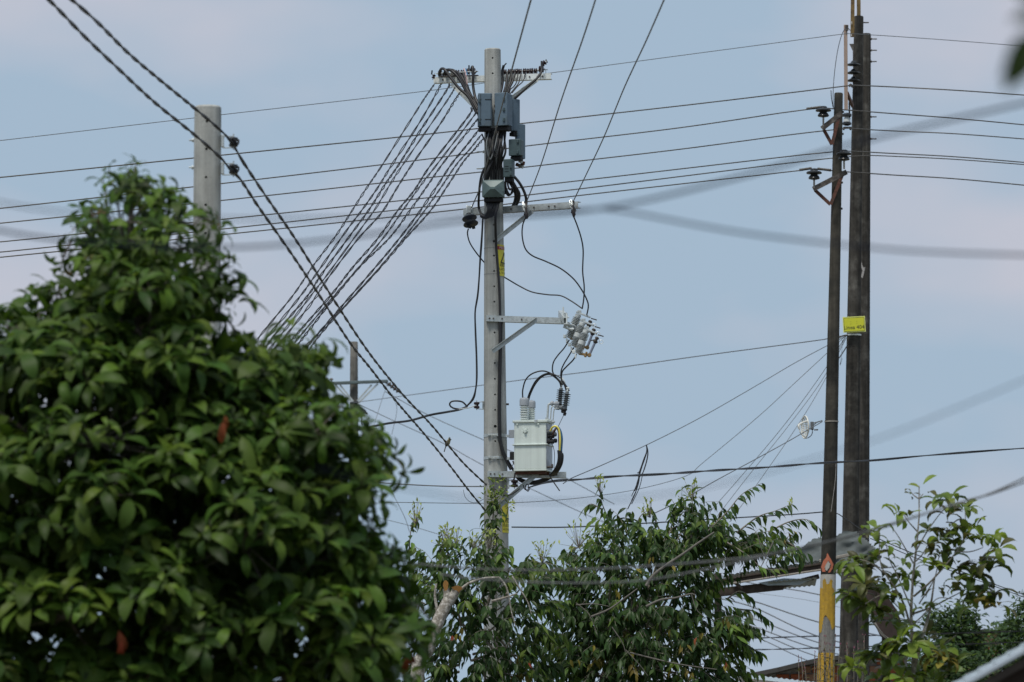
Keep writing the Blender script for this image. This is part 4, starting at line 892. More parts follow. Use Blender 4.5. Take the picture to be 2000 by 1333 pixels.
for px_, py_, Yv_, ti in ((452, 278, 40.3, 'upper'), (452, 331, 40.3, 'lower')):
    c = P(px_ + 4, py_, Yv_)
    spool('%s black spool insulator on the right side of the bare left pole' % ti, c, V((0, 0, 1)), .034, .07, M_blackp, 'spool insulators on the bare left pole')
    cb_ = MB().box(P(435, py_ - 2, 40.55), (.02, .05, .09), bev=.004)
    cb_.tube(pix([(435, py_ - 11, 40.5), (456, py_ - 11, 40.3)]), .004, 6).tube(pix([(435, py_ + 11, 40.5), (456, py_ + 11, 40.3)]), .004, 6).tube([c + V((0, 0, -.055)), c + V((0, 0, .06))], .005, 6)
    solo('clevis_bracket', cb_, M_galv, '%s steel clevis on the right side of the bare left pole' % ti, 'bracket', group='clevises on the bare left pole')
    solo('wire_binding', MB().tube(spline([c + V((-.03, -.04, .01)), c + V((0, -.045, .02)), c + V((.03, -.03, -.02)), c + V((.035, 0, .015)), c + V((0, .04, .01))], 16), .008, 6), M_black, '%s black binding wire round the spool of the left pole' % ti, 'binding wire')

# ------------------------------------------------------------------ conductors crossing the picture
G1 = 'long conductors running across behind the middle pole'
rows = [('topmost thin wire crossing the whole sky', [(-40, 278, 78), (0, 275, 78), (433, 224.5, 79), (850, 176, 81), (1075, 143, 82), (1645, 67, 84), (1655, 66, 84)], .006, M_thin),
        ('second conductor from the top, ending at the disc string of the tallest pole', [(-40, 350, 78), (0, 347, 78), (433, 303.5, 79), (820, 264, 81), (1016, 242, 82), (1330, 207, 83), (1540, 182, 84), (1664, 167, 85)], .0105, M_alum),
        ('third conductor from the top, carried by the upper left pin insulator', [(-40, 411, 78), (0, 407.5, 78), (433, 359, 79), (820, 313, 81), (1025, 286, 82), (1320, 251, 83), (1540, 219, 84), (1608, 211, 84)], .010, M_alum),
        ('fourth conductor from the top, reaching the middle double insulator', [(-40, 440, 78), (0, 436.5, 78), (433, 392, 79), (860, 345, 81), (1025, 327, 82), (1320, 293, 83), (1540, 264, 84.5), (1655, 251, 85)], .010, M_alum),
        ('fifth conductor from the top, carried by the right pin insulator', [(-40, 476, 78), (0, 473, 78), (433, 429, 79), (860, 384, 81), (1160, 350, 82), (1540, 306, 84), (1648, 295, 84)], .010, M_alum),
        ('sixth conductor from the top, passing behind the slim pole', [(-40, 496, 78), (0, 493, 78), (433, 448, 79), (860, 401, 81), (1160, 366, 82), (1540, 319, 84.3), (1640, 308, 84.6), (1700, 304, 85)], .010, M_alum),
        ('lowest of the six thick conductors, carried by the lowest left pin insulator', [(-40, 506, 78), (0, 503, 78), (433, 459, 79), (860, 414, 81), (1160, 379, 82), (1540, 336, 84), (1590, 330, 84)], .010, M_alum)]
for l, p, r_, m_ in rows: cable(l, p, r_ * .85, m_, name='conductor', cat='power line', group=G1, n=40)
G2 = 'conductors leaving the dark poles to the right edge'
for l, p, r_, m_ in [('thin top wire leaving the tallest pole to the right', [(1655, 66, 84), (1740, 71, 85), (1880, 81, 86), (2040, 94, 87)], .006, M_thin),
    ('uppermost thick conductor right of the dark poles', [(1664, 167, 85), (1740, 170, 86), (1870, 177, 86), (2040, 189, 87)], .011, M_alum),
    ('second thick conductor right of the dark poles', [(1608, 211, 84), (1650, 215, 84.2), (1740, 222, 85), (1870, 232, 86), (2040, 248, 87)], .010, M_alum),
    ('third thick conductor right of the dark poles', [(1655, 251, 85), (1740, 256, 86), (1870, 262, 86), (2040, 275, 87)], .010, M_alum),
    ('fourth thick conductor right of the dark poles, upper of the close pair', [(1648, 295, 84), (1740, 300, 85), (1870, 307, 86), (2040, 321, 87)], .010, M_alum),
    ('fifth thick conductor right of the dark poles, lower of the close pair', [(1700, 304, 85), (1740, 305.5, 85.3), (1870, 312, 86), (2040, 325, 87)], .009, M_alum),
    ('lowest thick conductor right of the dark poles', [(1590, 330, 84), (1640, 335, 84.3), (1740, 342, 85), (1870, 350, 86), (2040, 366, 87)], .010, M_alum)]:
    cable(l, p, r_ * .88, m_, name='conductor', cat='power line', group=G2, n=30)
G3 = 'three conductors coming down from the top edge to the sloping arm'
cable('leftmost conductor from the top edge, passing in front of the boxes', [(1046, -30, 40), (1037, 0, 41.5), (1015, 80, 46), (985, 190, 54), (969.5, 249, 59), (951, 320, 63.5), (936, 372, 65.6), (921, 406, 66.1)], .0068, M_greyw, name='conductor', cat='power line', group=G3, n=50)
cable('middle conductor from the top edge to the clamp right of the pole', [(1172, -30, 40), (1163, 0, 41.5), (1137, 80, 46), (1095, 200, 55), (1058, 318, 63), (1028, 396, 65.7)], .0062, M_thin, name='conductor', cat='power line', group=G3, n=50)
cable('rightmost conductor from the top edge to the arm end clamp', [(1310, -30, 40), (1297, 0, 41.5), (1262, 80, 46), (1220, 170, 53), (1180, 267, 59), (1148, 335, 63), (1119, 395, 65.45)], .0062, M_thin, name='conductor', cat='power line', group=G3, n=50)

# twisted service drops
G4 = 'twisted service cables fanning from the top arm down into the big tree'
k = 320; o_ = lambda x, y: (480 + x / 3.507, 320 + y / 3.507)
drops = [[(848, 166), (836, 183), (820, 207), o_(945, 0), o_(845, 150), o_(735, 310), o_(615, 490), o_(460, 700), o_(330, 900), o_(130, 1145), o_(20, 1290)],
         [(862, 164), (853, 180), (820, 236), o_(1000, 0), o_(905, 140), o_(800, 290), o_(680, 460), o_(490, 740), o_(380, 890), o_(175, 1145), o_(60, 1300)],
         [(878, 165), (872, 178), (820, 258), o_(1050, 0), o_(960, 140), o_(850, 320), o_(715, 500), o_(510, 770), o_(425, 900), o_(215, 1155), o_(110, 1300)],
         [(889, 171), (882, 185), (865, 212), o_(1095, 0), o_(1005, 140), o_(890, 320), o_(755, 500), o_(545, 790), o_(470, 890), o_(260, 1160), o_(130, 1310)],
         [(899, 181), (886, 200), (858, 244), o_(1140, 0), o_(1040, 145), o_(925, 330), o_(770, 510), o_(560, 790), o_(480, 910), o_(290, 1150), o_(150, 1320)],
         [(921, 211), (915, 226), o_(1268, 0), o_(1150, 170), o_(1040, 310), o_(910, 500), o_(735, 700), o_(590, 880), o_(400, 1100), o_(280, 1250)],
         [(930, 219), (922, 233), o_(1320, 0), o_(1210, 150), o_(1090, 320), o_(950, 510), o_(770, 720), o_(620, 895), o_(440, 1110), o_(300, 1270)],
         [(935, 232), (926, 243), o_(1355, 0), o_(1250, 155), o_(1115, 340), o_(980, 520), o_(790, 710), o_(640, 890), o_(430, 1150), o_(320, 1290)],
         [(937, 252), (909, 286), o_(1405, 0), o_(1290, 165), o_(1180, 330), o_(1040, 520), o_(880, 710), o_(660, 960), o_(480, 1170), o_(380, 1280)],
         [(940, 264), (917, 292), o_(1445, 0), o_(1340, 160), o_(1220, 330), o_(1060, 530), o_(900, 720), o_(680, 970), o_(490, 1175), o_(400, 1290)],
         [(944, 272), (925, 296), o_(1490, 0), o_(1385, 165), o_(1260, 340), o_(1090, 530), o_(930, 720), o_(700, 970), o_(500, 1190), o_(420, 1300)]]
cnt = ['first', 'second', 'third', 'fourth', 'fifth', 'sixth', 'seventh', 'eighth', 'ninth', 'tenth', 'eleventh']
for i, d in enumerate(drops):
    n_ = len(d); pts = [(x + 1.6 * math.sin(i * 2.1 + j * 1.3) * (2 < j < n_ - 1), y + (5 * math.sin(i * 1.7) * math.sin(math.pi * j / (n_ - 1))), 66.2 - 7.0 * (j / (n_ - 1))) for j, (x, y) in enumerate(d)]
    twisted('%s twisted black service cable from the left in the fan under the top arm' % cnt[i], pts, .0054 + .0005 * (i % 3), (.50, .62, .46, .68, .55)[i % 5], 2, off=1.15, group=G4, seed=i + 1, loose=.3, name='service_cable', per=12, sides=5)
G5 = 'two thick twisted bundles slanting down from the upper left corner'
twisted('lower thick twisted bundle slanting from the upper left over the bare pole', [(60, -30, 31.5), (97, 2, 32), (165, 72, 33.5), (230, 134, 35), (300, 199, 37), (380, 264, 39), (430, 308, 40), (450, 332, 40.2), (470, 352, 40.6), (505, 405, 42), (560, 483, 44), (620, 572, 47), (682, 668, 50), (725, 722, 52.5), (770, 780, 55), (830, 850, 59), (880, 912, 62), (915, 958, 64.3), (948, 998, 65.8)], .0064, 1.0, 2, off=1.0, group=G5, seed=31, per=14)
twisted('upper thick twisted bundle slanting from the upper left, with the bird on it', [(105, -30, 31.5), (140, 0, 32), (190, 44, 33), (250, 104, 35), (310, 155, 37), (375, 208, 39), (425, 250, 40), (450, 276, 40.2), (478, 322, 40.8), (520, 385, 42.4), (575, 465, 45), (635, 560, 48), (700, 660, 51.5), (740, 715, 54), (790, 775, 57), (840, 828, 60), (868, 861, 61.5), (905, 905, 63.5), (950, 948, 65.8)], .0064, 1.05, 2, off=1.0, group=G5, seed=32, per=14)

# lower service lines
cable('black cable from the wire loop left of the pole down into the big tree', [(912, 795, 65.9), (895, 801, 65.6), (868, 806, 65.2), (840, 811, 65), (800, 822, 64.5), (760, 827, 64), (715, 836, 63.5), (660, 848, 63)], .013, n=50)
cable('thin pale tie wire from the small spool to the looped cable', [(930, 792, 65.9), (915, 797, 65.7), (895, 800, 65.6)], .006, M_wzinc, name='tie_wire')
cable('wire sagging level from the big tree to the pole just below the platform', [(740, 943, 74), (800, 947, 74), (870, 950, 74), (945, 950.5, 74), (1000, 949, 74)], .008, M_thin)
cable('lower level wire passing behind the pole and rising to the right', [(740, 981, 78), (800, 982, 78), (945, 983.5, 80), (1050, 980, 82), (1150, 971, 84), (1250, 955, 86), (1340, 930, 87), (1372, 905, 88), (1480, 815, 89), (1556, 745, 89.5), (1652, 656, 90)], .005, M_thin, n=70)
twisted('dark twisted cable crossing low from the platform to the right edge', [(1035, 952, 66), (1060, 944, 66.4), (1090, 939, 67), (1130, 937, 68), (1200, 931, 70), (1300, 926, 72), (1400, 919, 75), (1500, 913, 78), (1600, 905, 81), (1700, 900, 83), (1800, 891, 84), (1900, 883, 85), (2040, 873, 86)], .0085, 4.2, 2, seed=51, name='service_cable', per=22)
cable('thin wire rising from the platform knot to the tallest pole, holding the drooping strands', [(1100, 945, 66.5), (1115, 935, 67), (1180, 907, 71), (1270, 866, 77), (1370, 815, 82), (1480, 752, 86), (1560, 705, 88.5), (1655, 655, 90)], .006, M_thin, n=50)
cable('nearly level thin wire from the distant pole to the tallest pole', [(690, 787, 139), (800, 772, 125), (1000, 745, 110), (1160, 725, 102), (1350, 698, 96), (1500, 678, 93), (1605, 664, 91), (1652, 655, 90)], .008, M_thin, n=50)
fan = [[(1652, 657, 90), (1600, 738, 90), (1520, 845, 90), (1400, 985, 90), (1330, 1060, 90)], [(1652, 658, 90), (1606, 742, 89), (1540, 832, 88), (1460, 932, 87), (1400, 1010, 86)], [(1653, 660, 90), (1608, 748, 89), (1560, 828, 88), (1490, 930, 87), (1425, 1020, 86)]]
for k, f in enumerate(fan): cable(['leftmost of three steep thin wires fanning down left from the tallest pole', 'middle of three steep thin wires fanning down left from the tallest pole', 'rightmost of three steep thin wires fanning down left from the tallest pole'][k], f, .005, M_thin, n=30, group='steep thin wires left of the dark poles')
cable('short black cable slanting between the slim and tallest poles', [(1655, 675, 89.8), (1640, 698, 88), (1620, 722, 86)], .01)
cable('black cable from the dish antenna strap sloping down left into the trees', [(1606, 824, 83.9), (1585, 836, 83.8), (1540, 862, 83), (1480, 895, 81), (1400, 938, 78), (1330, 978, 75), (1280, 1002, 72)], .007, M_thin, n=40)
cable('dark line from the pole at leaf height rightward to the slim pole', [(1000, 1030, 72), (1110, 1030, 74), (1250, 1023, 77), (1400, 1014, 80), (1550, 1005, 83), (1612, 1000, 84.1)], .009, M_black, n=40)
cable('dark line from the slim pole going down right behind the young tree', [(1618, 1000, 84), (1635, 1003, 84.3), (1660, 1020, 85), (1700, 1045, 86), (1780, 1080, 87), (1860, 1110, 88), (1960, 1148, 90), (2040, 1175, 92)], .008, M_black, n=40)
cable('second dark line just below it behind the young tree', [(1700, 1052, 86), (1780, 1087, 87), (1860, 1116, 88), (1960, 1152, 90), (2040, 1182, 92)], .007, M_black, n=30)
G6 = 'parallel thin far wires sloping down right behind the candle pole'
for k, (a, b, c_) in enumerate(((1136, 1152, 1181), (1153, 1167, 1190), (1170, 1198, 1222), (1182, 1210, 1250), (1204, 1226, 1262), (1220, 1238, 1275), (1228, 1252, 1290), (1238, 1270, 1305))):
    cable('%s from the top of the parallel thin far wires behind the candle pole' % ordn[k], [(1380, a - 18, 130), (1470, a + 4, 130), (1600, c_ - 6 if k > 1 else b + 10, 130), (1760, c_ + 28, 132), (1900, c_ + 52, 134)], [.012, .004, .014, .013, .012, .012, .011, .010][k], M_greyw, n=26, group=G6)
twisted('upper of two level dark wires behind the candle pole foot', [(1380, 1249, 105), (1500, 1246, 105), (1600, 1243, 105), (1750, 1241, 105), (1900, 1236, 105), (2040, 1232, 105)], .008, 1.1, 2, seed=61, name='service_cable', per=8, sides=4)
twisted('lower of two level dark wires behind the candle pole foot', [(1380, 1270, 105), (1500, 1269, 105), (1600, 1266, 105), (1750, 1262, 105), (1900, 1258, 105), (2040, 1253, 105)], .008, 1.1, 2, seed=62, name='service_cable', per=8, sides=4)
for k, p in enumerate([[(752, 765, 140), (830, 808, 140), (945, 860, 140), (1050, 905, 142), (1200, 985, 144)], [(700, 790, 140), (790, 832, 140), (870, 868, 140), (945, 910, 140), (1100, 985, 142), (1300, 1075, 144)], [(758, 745, 140), (740, 800, 138), (725, 850, 136)], [(766, 770, 140), (775, 800, 140), (765, 850, 140)],
                       [(740, 1012, 120), (800, 1027, 120), (870, 1048, 120)], [(762, 955, 120), (790, 1010, 120), (800, 1040, 120)]]):
    cable(['upper faint wire sloping down right from the distant crossarm', 'lower faint wire sloping down right from the distant pole', 'faint stay left of the distant crossarm end', 'faint drop wire below the distant string insulator', 'faint wire rising from the middle tree tops to the big tree', 'faint steep wire beside the edge of the big tree'][k], p, .009 if k < 2 else .006, M_greyw, n=20, group='faint distant wires near the middle of the view')
cable('hair thin curl of wire under the lower twisted bundle', [(905, 957, 65), (908, 970, 65), (917, 980, 65.2), (930, 982, 65.4), (945, 975, 65.7)], .003, M_thin, name='wire_curl', n=24)

M_near = mat('matt_black_cable', (0.012, 0.016, 0.028), 0.9, spec=0.1)
# blurred near cables
cable('broad blurred near cable sagging across the whole view', [(-60, 440, 13), (130, 470, 13), (430, 484, 13), (650, 468, 13), (900, 432, 12.6), (1180, 407, 12.3), (1450, 345, 12), (1700, 272, 11.7), (2060, 188, 11.4)], .0036, M_near, name='near_cable', n=60, group='blurred near cables')
cable('blurred near drop cable leaving the broad one and falling to the right edge', [(1170, 408, 12.3), (1230, 415, 12.3), (1450, 455, 12.3), (1700, 484, 12.3), (1850, 494, 12.3), (2060, 500, 12.3)], .0030, M_near, name='near_cable', n=50, group='blurred near cables')
cable('fainter blurred near cable above the broad one on the left half', [(-60, 385, 12), (130, 415, 12), (430, 427, 12), (700, 426, 12.1), (950, 416, 12.2), (1170, 408, 12.3)], .0019, M_near, name='near_cable', n=50, group='blurred near cables')
cable('faint blurred near cable dipping below the transformer and rising to the right edge', [(620, 915, 12), (760, 948, 12), (900, 972, 12), (1050, 980, 12), (1250, 972, 12), (1450, 935, 12), (1700, 862, 12), (1850, 805, 12), (2060, 718, 12)], .0014, M_near, name='near_cable', n=60, group='blurred near cables')
G7 = 'soft grey cables passing in front of the middle trees'
cable('upper soft grey cable curving across the middle trees to the right edge', [(760, 1090, 28), (800, 1100, 28), (880, 1108, 28), (1000, 1114, 27.5), (1120, 1113, 27), (1240, 1108, 26.5), (1400, 1096, 26), (1500, 1083, 26), (1640, 1053, 25.5), (1760, 1018, 25), (1870, 984, 25), (1940, 962, 25), (2060, 905, 25)], .0050, M_greyw, name='near_cable', n=80, group=G7)
cable('second strand splitting off the soft grey cable at the right edge', [(1600, 1065, 25.8), (1700, 1038, 25.4), (1800, 1006, 25.1), (1880, 980, 25), (1940, 964, 25), (2060, 920, 25)], .0042, M_greyw, name='near_cable', n=40, group=G7)
cable('lower soft grey cable crossing the middle trees', [(860, 1122, 27), (930, 1131, 27), (1050, 1138, 27), (1160, 1139, 26.8), (1260, 1134, 26.6), (1350, 1118, 26.4), (1480, 1090, 26.2), (1600, 1064, 26)], .0042, M_greyw, name='near_cable', n=50, group=G7)

# drooping black strands
root = T('drooping_strands', 'clump of cut black strands drooping from the rising wire above the middle trees', 'loose cables', P(1263, 872, 76.5))
for k in range(8):
    a = rt.uniform(-5, 5); yb = (985, 995, 960, 945, 978, 925, 970, 938)[k]; b = rt.uniform(-4, 4)
    part('strand', MB().tube(spline(pix([(1262.5, 869, 76.5), (1264 + a * .3, 882, 76.5), (1260 + a * .8, 898, 76.5), (1252 + a + b * .3, 922, 76.5), (1246 + a * .7 + b, (922 + yb) / 2, 76.5), (1262 - (yb - 872) * .27 + a * .6 + b, yb, 76.5)]), 24), .0055 + .0015 * (k % 2), 6), M_black, root)
# ------------------------------------------------------------------ distant crossarm
fa = T('crossarm', 'distant grey green wooden crossarm on the small pole beyond the big tree', 'crossarm', P(691, 748, 139.8))
part('beam', MB().box(P(692, 747.5, 139.8), (132 * S(140), .1, .075), P(757, 745, 139.8) - P(627, 750, 139.8), bev=.01), mat('green_grey_timber', (.09, .12, .125), .8, var=.2), fa)
for a, b in (((655, 752), (688, 788)), ((664, 752), (690, 785)), ((726, 752), (696, 786)), ((738, 750), (698, 790))):
    part('brace', MB().box((P(*a, 139.8) + P(*b, 139.8)) / 2, ((P(*a, 139.8) - P(*b, 139.8)).length, .02, .045), P(*b, 139.8) - P(*a, 139.8)), MATS['galvanised_steel'], fa)
for x in (638, 648): part('pin', MB().lathe(P(x, 747, 139.8), P(x - 1, 739, 139.8), [(0, .01), (.5, .015), (.55, .05), (.8, .04), (1, .02)], 8), M_rustd, fa)
sti = T('string_insulator', 'chain of small discs hanging right of the distant crossarm', 'insulator', P(752, 748, 139.8))
for k in range(4):
    x, y = 760 + 5.6 * k, 751 + 4.2 * k; part('disc', MB().lathe(P(x - 2, y - 2, 139.8), P(x + 3, y + 2, 139.8), [(0, .02), (.3, .06), (.6, .065), (.8, .03), (1, .02)], 10), M_rustd, sti)
part('link', MB().tube(pix([(750, 746, 139.8), (786, 771, 139.8)]), .015, 6), M_rustd, sti)
sw_ = T('pole_switch', 'dark box hanging at a slant on the distant pole below its crossarm', 'switch box', P(702, 798, 139.7))
part('case', MB().box(P(703, 799, 139.65), (.34, .14, .12), V((.78, 0, -.6)), bev=.02), M_blackp, sw_)
part('fin', MB().box(P(714, 807, 139.6), (.12, .22, .05), V((.8, 0, -.5)), bev=.01).box(P(692, 787, 139.6), (.2, .1, .06), V((1, 0, .2)), bev=.01), M_blackp, sw_)
part('hanger', MB().tube(pix([(707, 806, 139.7), (706, 818, 139.7), (708, 832, 139.7)]), .02, 6), M_blackp, sw_)

# ------------------------------------------------------------------ hardware on the dark poles
def pin_insulator(label, x, y, Y, pinlen=18, r=None, pm=M_woodp):
    r = r or 15.5 * S(Y); C = P(x, y, Y); root = T('pin_insulator', label, 'insulator', C - V((0, 0, .1)), 'black pin insulators on the slim pole')
    h = 22 * S(Y)
    part('porcelain', MB().lathe(C + V((0, 0, h / 2)), C - V((0, 0, h / 2)), [(0, r * .38), (.06, r * .48), (.12, r * .46), (.18, r * .5), (.24, r * .85), (.34, r), (.44, r * .97), (.5, r * .5), (.56, r * .45), (.66, r * .62), (.84, r * .74), (.92, r * .66), (1, r * .2)], 24), M_blackp, root)
    part('pin', MB().tube([C - V((0, 0, h / 2)), C - V((0, 0, h / 2 + pinlen * S(Y)))], .014, 8), pm, root)
    return root
pin_insulator('upper black pin insulator at the left of the slim pole top', 1608, 219, 83.85, 18)
pin_insulator('right black pin insulator between the slim and tallest poles', 1648.5, 304, 83.7, 16)
pin_insulator('lowest black pin insulator furthest left of the slim pole', 1590, 341, 83.85, 17)
def vbracket(label, A, B, tip, Y):
    root = T('bracket', label, 'bracket', P(*tip, Y), 'rusty V brackets on the slim pole')
    part('top_angle', angle_iron(MB(), P(*A, Y - .05), P(*B, Y - .12), .075, .06), M_rustd, root)
    part('strut', MB().box((P(A[0] + 4, A[1] + 2, Y) + P(*tip, Y)) / 2, ((P(A[0] + 4, A[1] + 2, Y) - P(*tip, Y)).length, .012, .05), P(*tip, Y) - P(A[0] + 4, A[1] + 2, Y)), M_rust, root)
    b2 = (A[0] * .12 + B[0] * .88, A[1] * .12 + B[1] * .88)
    part('strut', MB().box((P(*b2, Y - .1) + P(*tip, Y - .1)) / 2, ((P(*b2, Y - .1) - P(*tip, Y - .1)).length, .012, .05), P(*tip, Y - .1) - P(*b2, Y - .1)), M_rust, root)
    return root
vbracket('upper rusty V bracket on the slim dark pole', (1605, 252), (1644, 221), (1625, 283), 83.9)
vbracket('lower rusty V bracket on the slim dark pole', (1588, 370), (1654, 336), (1622, 400), 83.9)
# line wrap on the conductors beside the insulators
for k, (a, b) in enumerate((((1576, 213), (1604, 209.5)), ((1562, 332.5), (1585, 329)), ((1597, 330), (1622, 333)))):
    twisted(['wire wrapping left of the upper pin insulator', 'wire wrapping left of the lowest pin insulator', 'wire wrapping right of the lowest pin insulator'][k], [(*a, 83.99), (*b, 83.99)], .011, .035, 2, m=M_alum, name='armor_wrap', seed=70 + k, per=7, cat='wire wrapping')
ds = T('string_insulator', 'string of three black discs on the left edge of the tallest pole', 'insulator', P(1664, 100, 89.6))
for y in (126, 142, 157):
    part('disc', MB().lathe(P(1667, y - 7, 89.75), P(1667, y + 4, 89.75), [(0, .02), (.15, .035), (.4, .05), (.6, .1), (.75, .115), (.85, .1), (1, .02)], 18), M_blackp, ds)
part('hanger', MB().prism([P(1659, 86, 89.75), P(1668, 86, 89.75), P(1667, 102, 89.75)], V((0, .03, 0))).tube(pix([(1667, 98, 89.75), (1667, 120, 89.75)]), .012, 6).tube(pix([(1658, 169, 89.7), (1661, 166, 89.7), (1666, 170, 89.7)]), .025, 6), M_rustd, ds)
dd = T('double_insulator', 'pair of pale and black insulators hung between the slim and tallest poles', 'insulator', P(1654, 218, 86))
part('upper_disc', MB().lathe(P(1654, 221, 86), P(1654, 228, 86), [(0, .03), (.3, .07), (.5, .075), (1, .07)], 18), M_blackp, dd)
part('bell', MB().lathe(P(1654, 226, 86), P(1654, 239, 86), [(0, .03), (.3, .035), (.6, .05), (1, .055)], 18), M_greyp, dd)
part('lower_disc', MB().lathe(P(1654, 238, 86), P(1654, 246, 86), [(0, .05), (.3, .07), (.7, .07), (1, .03)], 18), M_blackp, dd)
part('clamp', MB().box(P(1655, 250, 86), (.13, .05, .03), bev=.008).box(P(1648, 252, 86), (.03, .05, .04), bev=.008).box(P(1661, 252, 86), (.03, .05, .04), bev=.008), M_rustd, dd)
part('strap', MB().box(P(1659, 218, 86.05), (.025, .02, .28), bev=.003), M_slot, dd)
ps = T('steel_post', 'yellow brown channel post at the left of the tallest pole, past the top edge', 'post', P(1664, 73, 89.8))
part('channel', angle_iron(MB(), P(1664.5, 73, 89.75), P(1666, -60, 89.75), .058, .05, up=V((1, 0, 0))), M_bamb, ps)
part('slot', MB().box(P(1663.5, 45, 89.73), (.01, .012, .045)).box(P(1663, 69, 89.73), (.01, .012, .03)), M_whitep, ps)
ps = T('steel_post', 'yellow brown post standing on top of the tallest pole past the top edge', 'post', P(1679, 32, 90))
part('channel', MB().box((P(1678, 32, 90) + P(1676, -60, 90)) / 2 - V((0, 0, .02)), (.06, .05, 92 * S(90)), V((1, 0, 0)), P(1676, -60, 90) - P(1678, 32, 90)), M_bamb, ps)
ps = T('timber_plank', 'tan timber plank standing between the slim and tallest poles', 'plank', P(1649, 217, 85))
part('plank', MB().box((P(1650, 218, 85.2) + P(1654, 47, 85.2)) / 2, (7 * S(85), .04, 171 * S(85)), V((1, 0, 0)), P(1654, 47, 85.2) - P(1650, 218, 85.2), bev=.003), M_tan, ps)
part('bolt_plate', MB().box(P(1654, 55, 85.16), (6 * S(85), .02, 12 * S(85)), bev=.004), M_rustd, ps)
part('stay', MB().box((P(1655, 183, 86) + P(1665, 207, 88)) / 2, ((P(1655, 183, 86) - P(1665, 207, 88)).length, .04, .06), P(1665, 207, 88) - P(1655, 183, 86), bev=.004), M_rust, ps)
cable('thin black lead looping from the timber plank down to the slim pole top', [(1661, 60, 85.1), (1654, 55, 85.1), (1646, 64, 85), (1638, 90, 84.6), (1632, 125, 84.3), (1628, 165, 84), (1627, 200, 83.9), (1628, 212, 83.9)], .0055, n=50)
cable('short black tail at the slim pole top', [(1623, 177, 83.9), (1624, 192, 83.9), (1627, 210, 83.9)], .006)
cable('thin twine dangling beside the slim pole low down', [(1633, 900, 83.8), (1632, 930, 83.8), (1628, 965, 83.8), (1623, 1000, 83.8)], .004, M_mort, name='twine')
cable('pale blue twine dangling between the dark poles', [(1630, 682, 87), (1644, 664, 88), (1644, 690, 88), (1641, 714, 88), (1645, 700, 88)], .0035, M_thin, name='twine')
cable('end fitting of the nearly level wire beside the tallest pole', [(1636, 661, 89.8), (1642, 658, 89.8), (1648, 656, 89.7), (1655, 655, 89.6)], .013, M_rustd, name='wire_grip')

# ------------------------------------------------------------------ grid dish antenna
da = T('dish_antenna', 'small white grid dish antenna strapped left of the slim pole', 'antenna', P(1580, 835, 83.9))
A_ = P(1579, 835, 83.85); n_ax = V((-.965, -.26, 0)).normalized(); sd_ = V((-n_ax.y, n_ax.x, 0)) * -1
def dpt(u, v): return A_ + sd_ * (u * .17) + V((0, 0, v * .165)) + n_ax * (.055 * (u * u + v * v))
for k in range(-6, 7):
    v = k / 6.5; hw = math.sqrt(max(0.02, 1 - v * v)); part('grid_bar', MB().tube([dpt(hw * (-1 + 2 * j / 8), v) for j in range(9)], .0065, 5), M_dish, da)
for k in (-.8, -.4, 0, .4, .8):
    hh = math.sqrt(1 - k * k); part('grid_rib', MB().tube([dpt(k, hh * (-1 + 2 * j / 8)) for j in range(9)], .007, 5), M_dish, da)
part('rim', MB().tube([dpt(math.cos(q), math.sin(q)) for q in [2 * math.pi * j / 24 for j in range(25)]], .010, 6), M_dish, da)
part('feed_arm', MB().tube(spline(pix([(1576, 823, 83.7), (1568, 826, 83.6), (1560, 831, 83.5), (1561, 838, 83.5)]), 10), .016, 8).tube(spline(pix([(1561, 838, 83.5), (1563, 846, 83.5), (1570, 853, 83.6), (1576, 857, 83.7)]), 8), .006, 6), M_dish, da)
part('mount', MB().tube(pix([(1583, 828, 83.9), (1592, 826, 83.9), (1606, 822, 83.95)]), .009, 6).tube(pix([(1583, 836, 83.9), (1596, 825, 83.9)]), .007, 6).box(P(1586, 832, 83.88), (.05, .05, .12), bev=.006).box(P(1594, 840, 83.88), (.06, .02, .02)), M_thin, da)
part('antenna_lead', MB().tube(spline(pix([(1587, 838, 83.8), (1586, 848, 83.8), (1581, 854, 83.8), (1577, 856, 83.8)]), 10), .006, 6), M_black, da)

# ------------------------------------------------------------------ bird
yb_ = 61.6
bd = T('bird', 'small long tailed bird with pale yellow breast perched on the upper twisted bundle', 'bird', P(873, 866, yb_))
body = MB().tube(spline(pix([(871.2, 872, yb_), (872.5, 868.5, yb_), (875, 864.5, yb_), (876.8, 861.5, yb_ - .005), (877.7, 859.2, yb_ - .012), (878.3, 857.4, yb_ - .02), (878.2, 856, yb_ - .02)]), 14),
                 [.006, .012, .0185, .023, .0255, .026, .025, .0225, .0195, .0175, .0178, .0172, .013, .004], 14)
part('body', body, mat('buff_plumage', (.28, .25, .14), .9, var=.25, vscale=60), bd, angle=90)
part('back_and_wing', MB().tube(spline(pix([(870.5, 873.5, yb_ - .012), (872.3, 868, yb_ - .018), (874, 863.5, yb_ - .02), (875.7, 860, yb_ - .018)]), 9), [.004, .010, .015, .017, .018, .017, .014, .010, .004], 10), mat('olive_brown_plumage', (.075, .07, .055), .9, var=.3, vscale=80), bd, angle=90)
part('crown', MB().tube(pix([(877, 857.2, yb_ - .02), (878.2, 856.3, yb_ - .022), (879.3, 856.6, yb_ - .022)]), [.010, .0165, .009], 10), mat('grey_plumage', (.14, .16, .16), .9), bd, angle=90)
part('eye_stripe', MB().tube(pix([(876.8, 858.2, yb_ - .034), (878.6, 858.2, yb_ - .038), (880.2, 858.3, yb_ - .032)]), [.003, .0048, .003], 8), M_slot, bd)
part('beak', MB().lathe(P(880.2, 858.6, yb_ - .03), P(882.2, 859.2, yb_ - .036), [(0, .005), (1, .001)], 8), M_slot, bd)
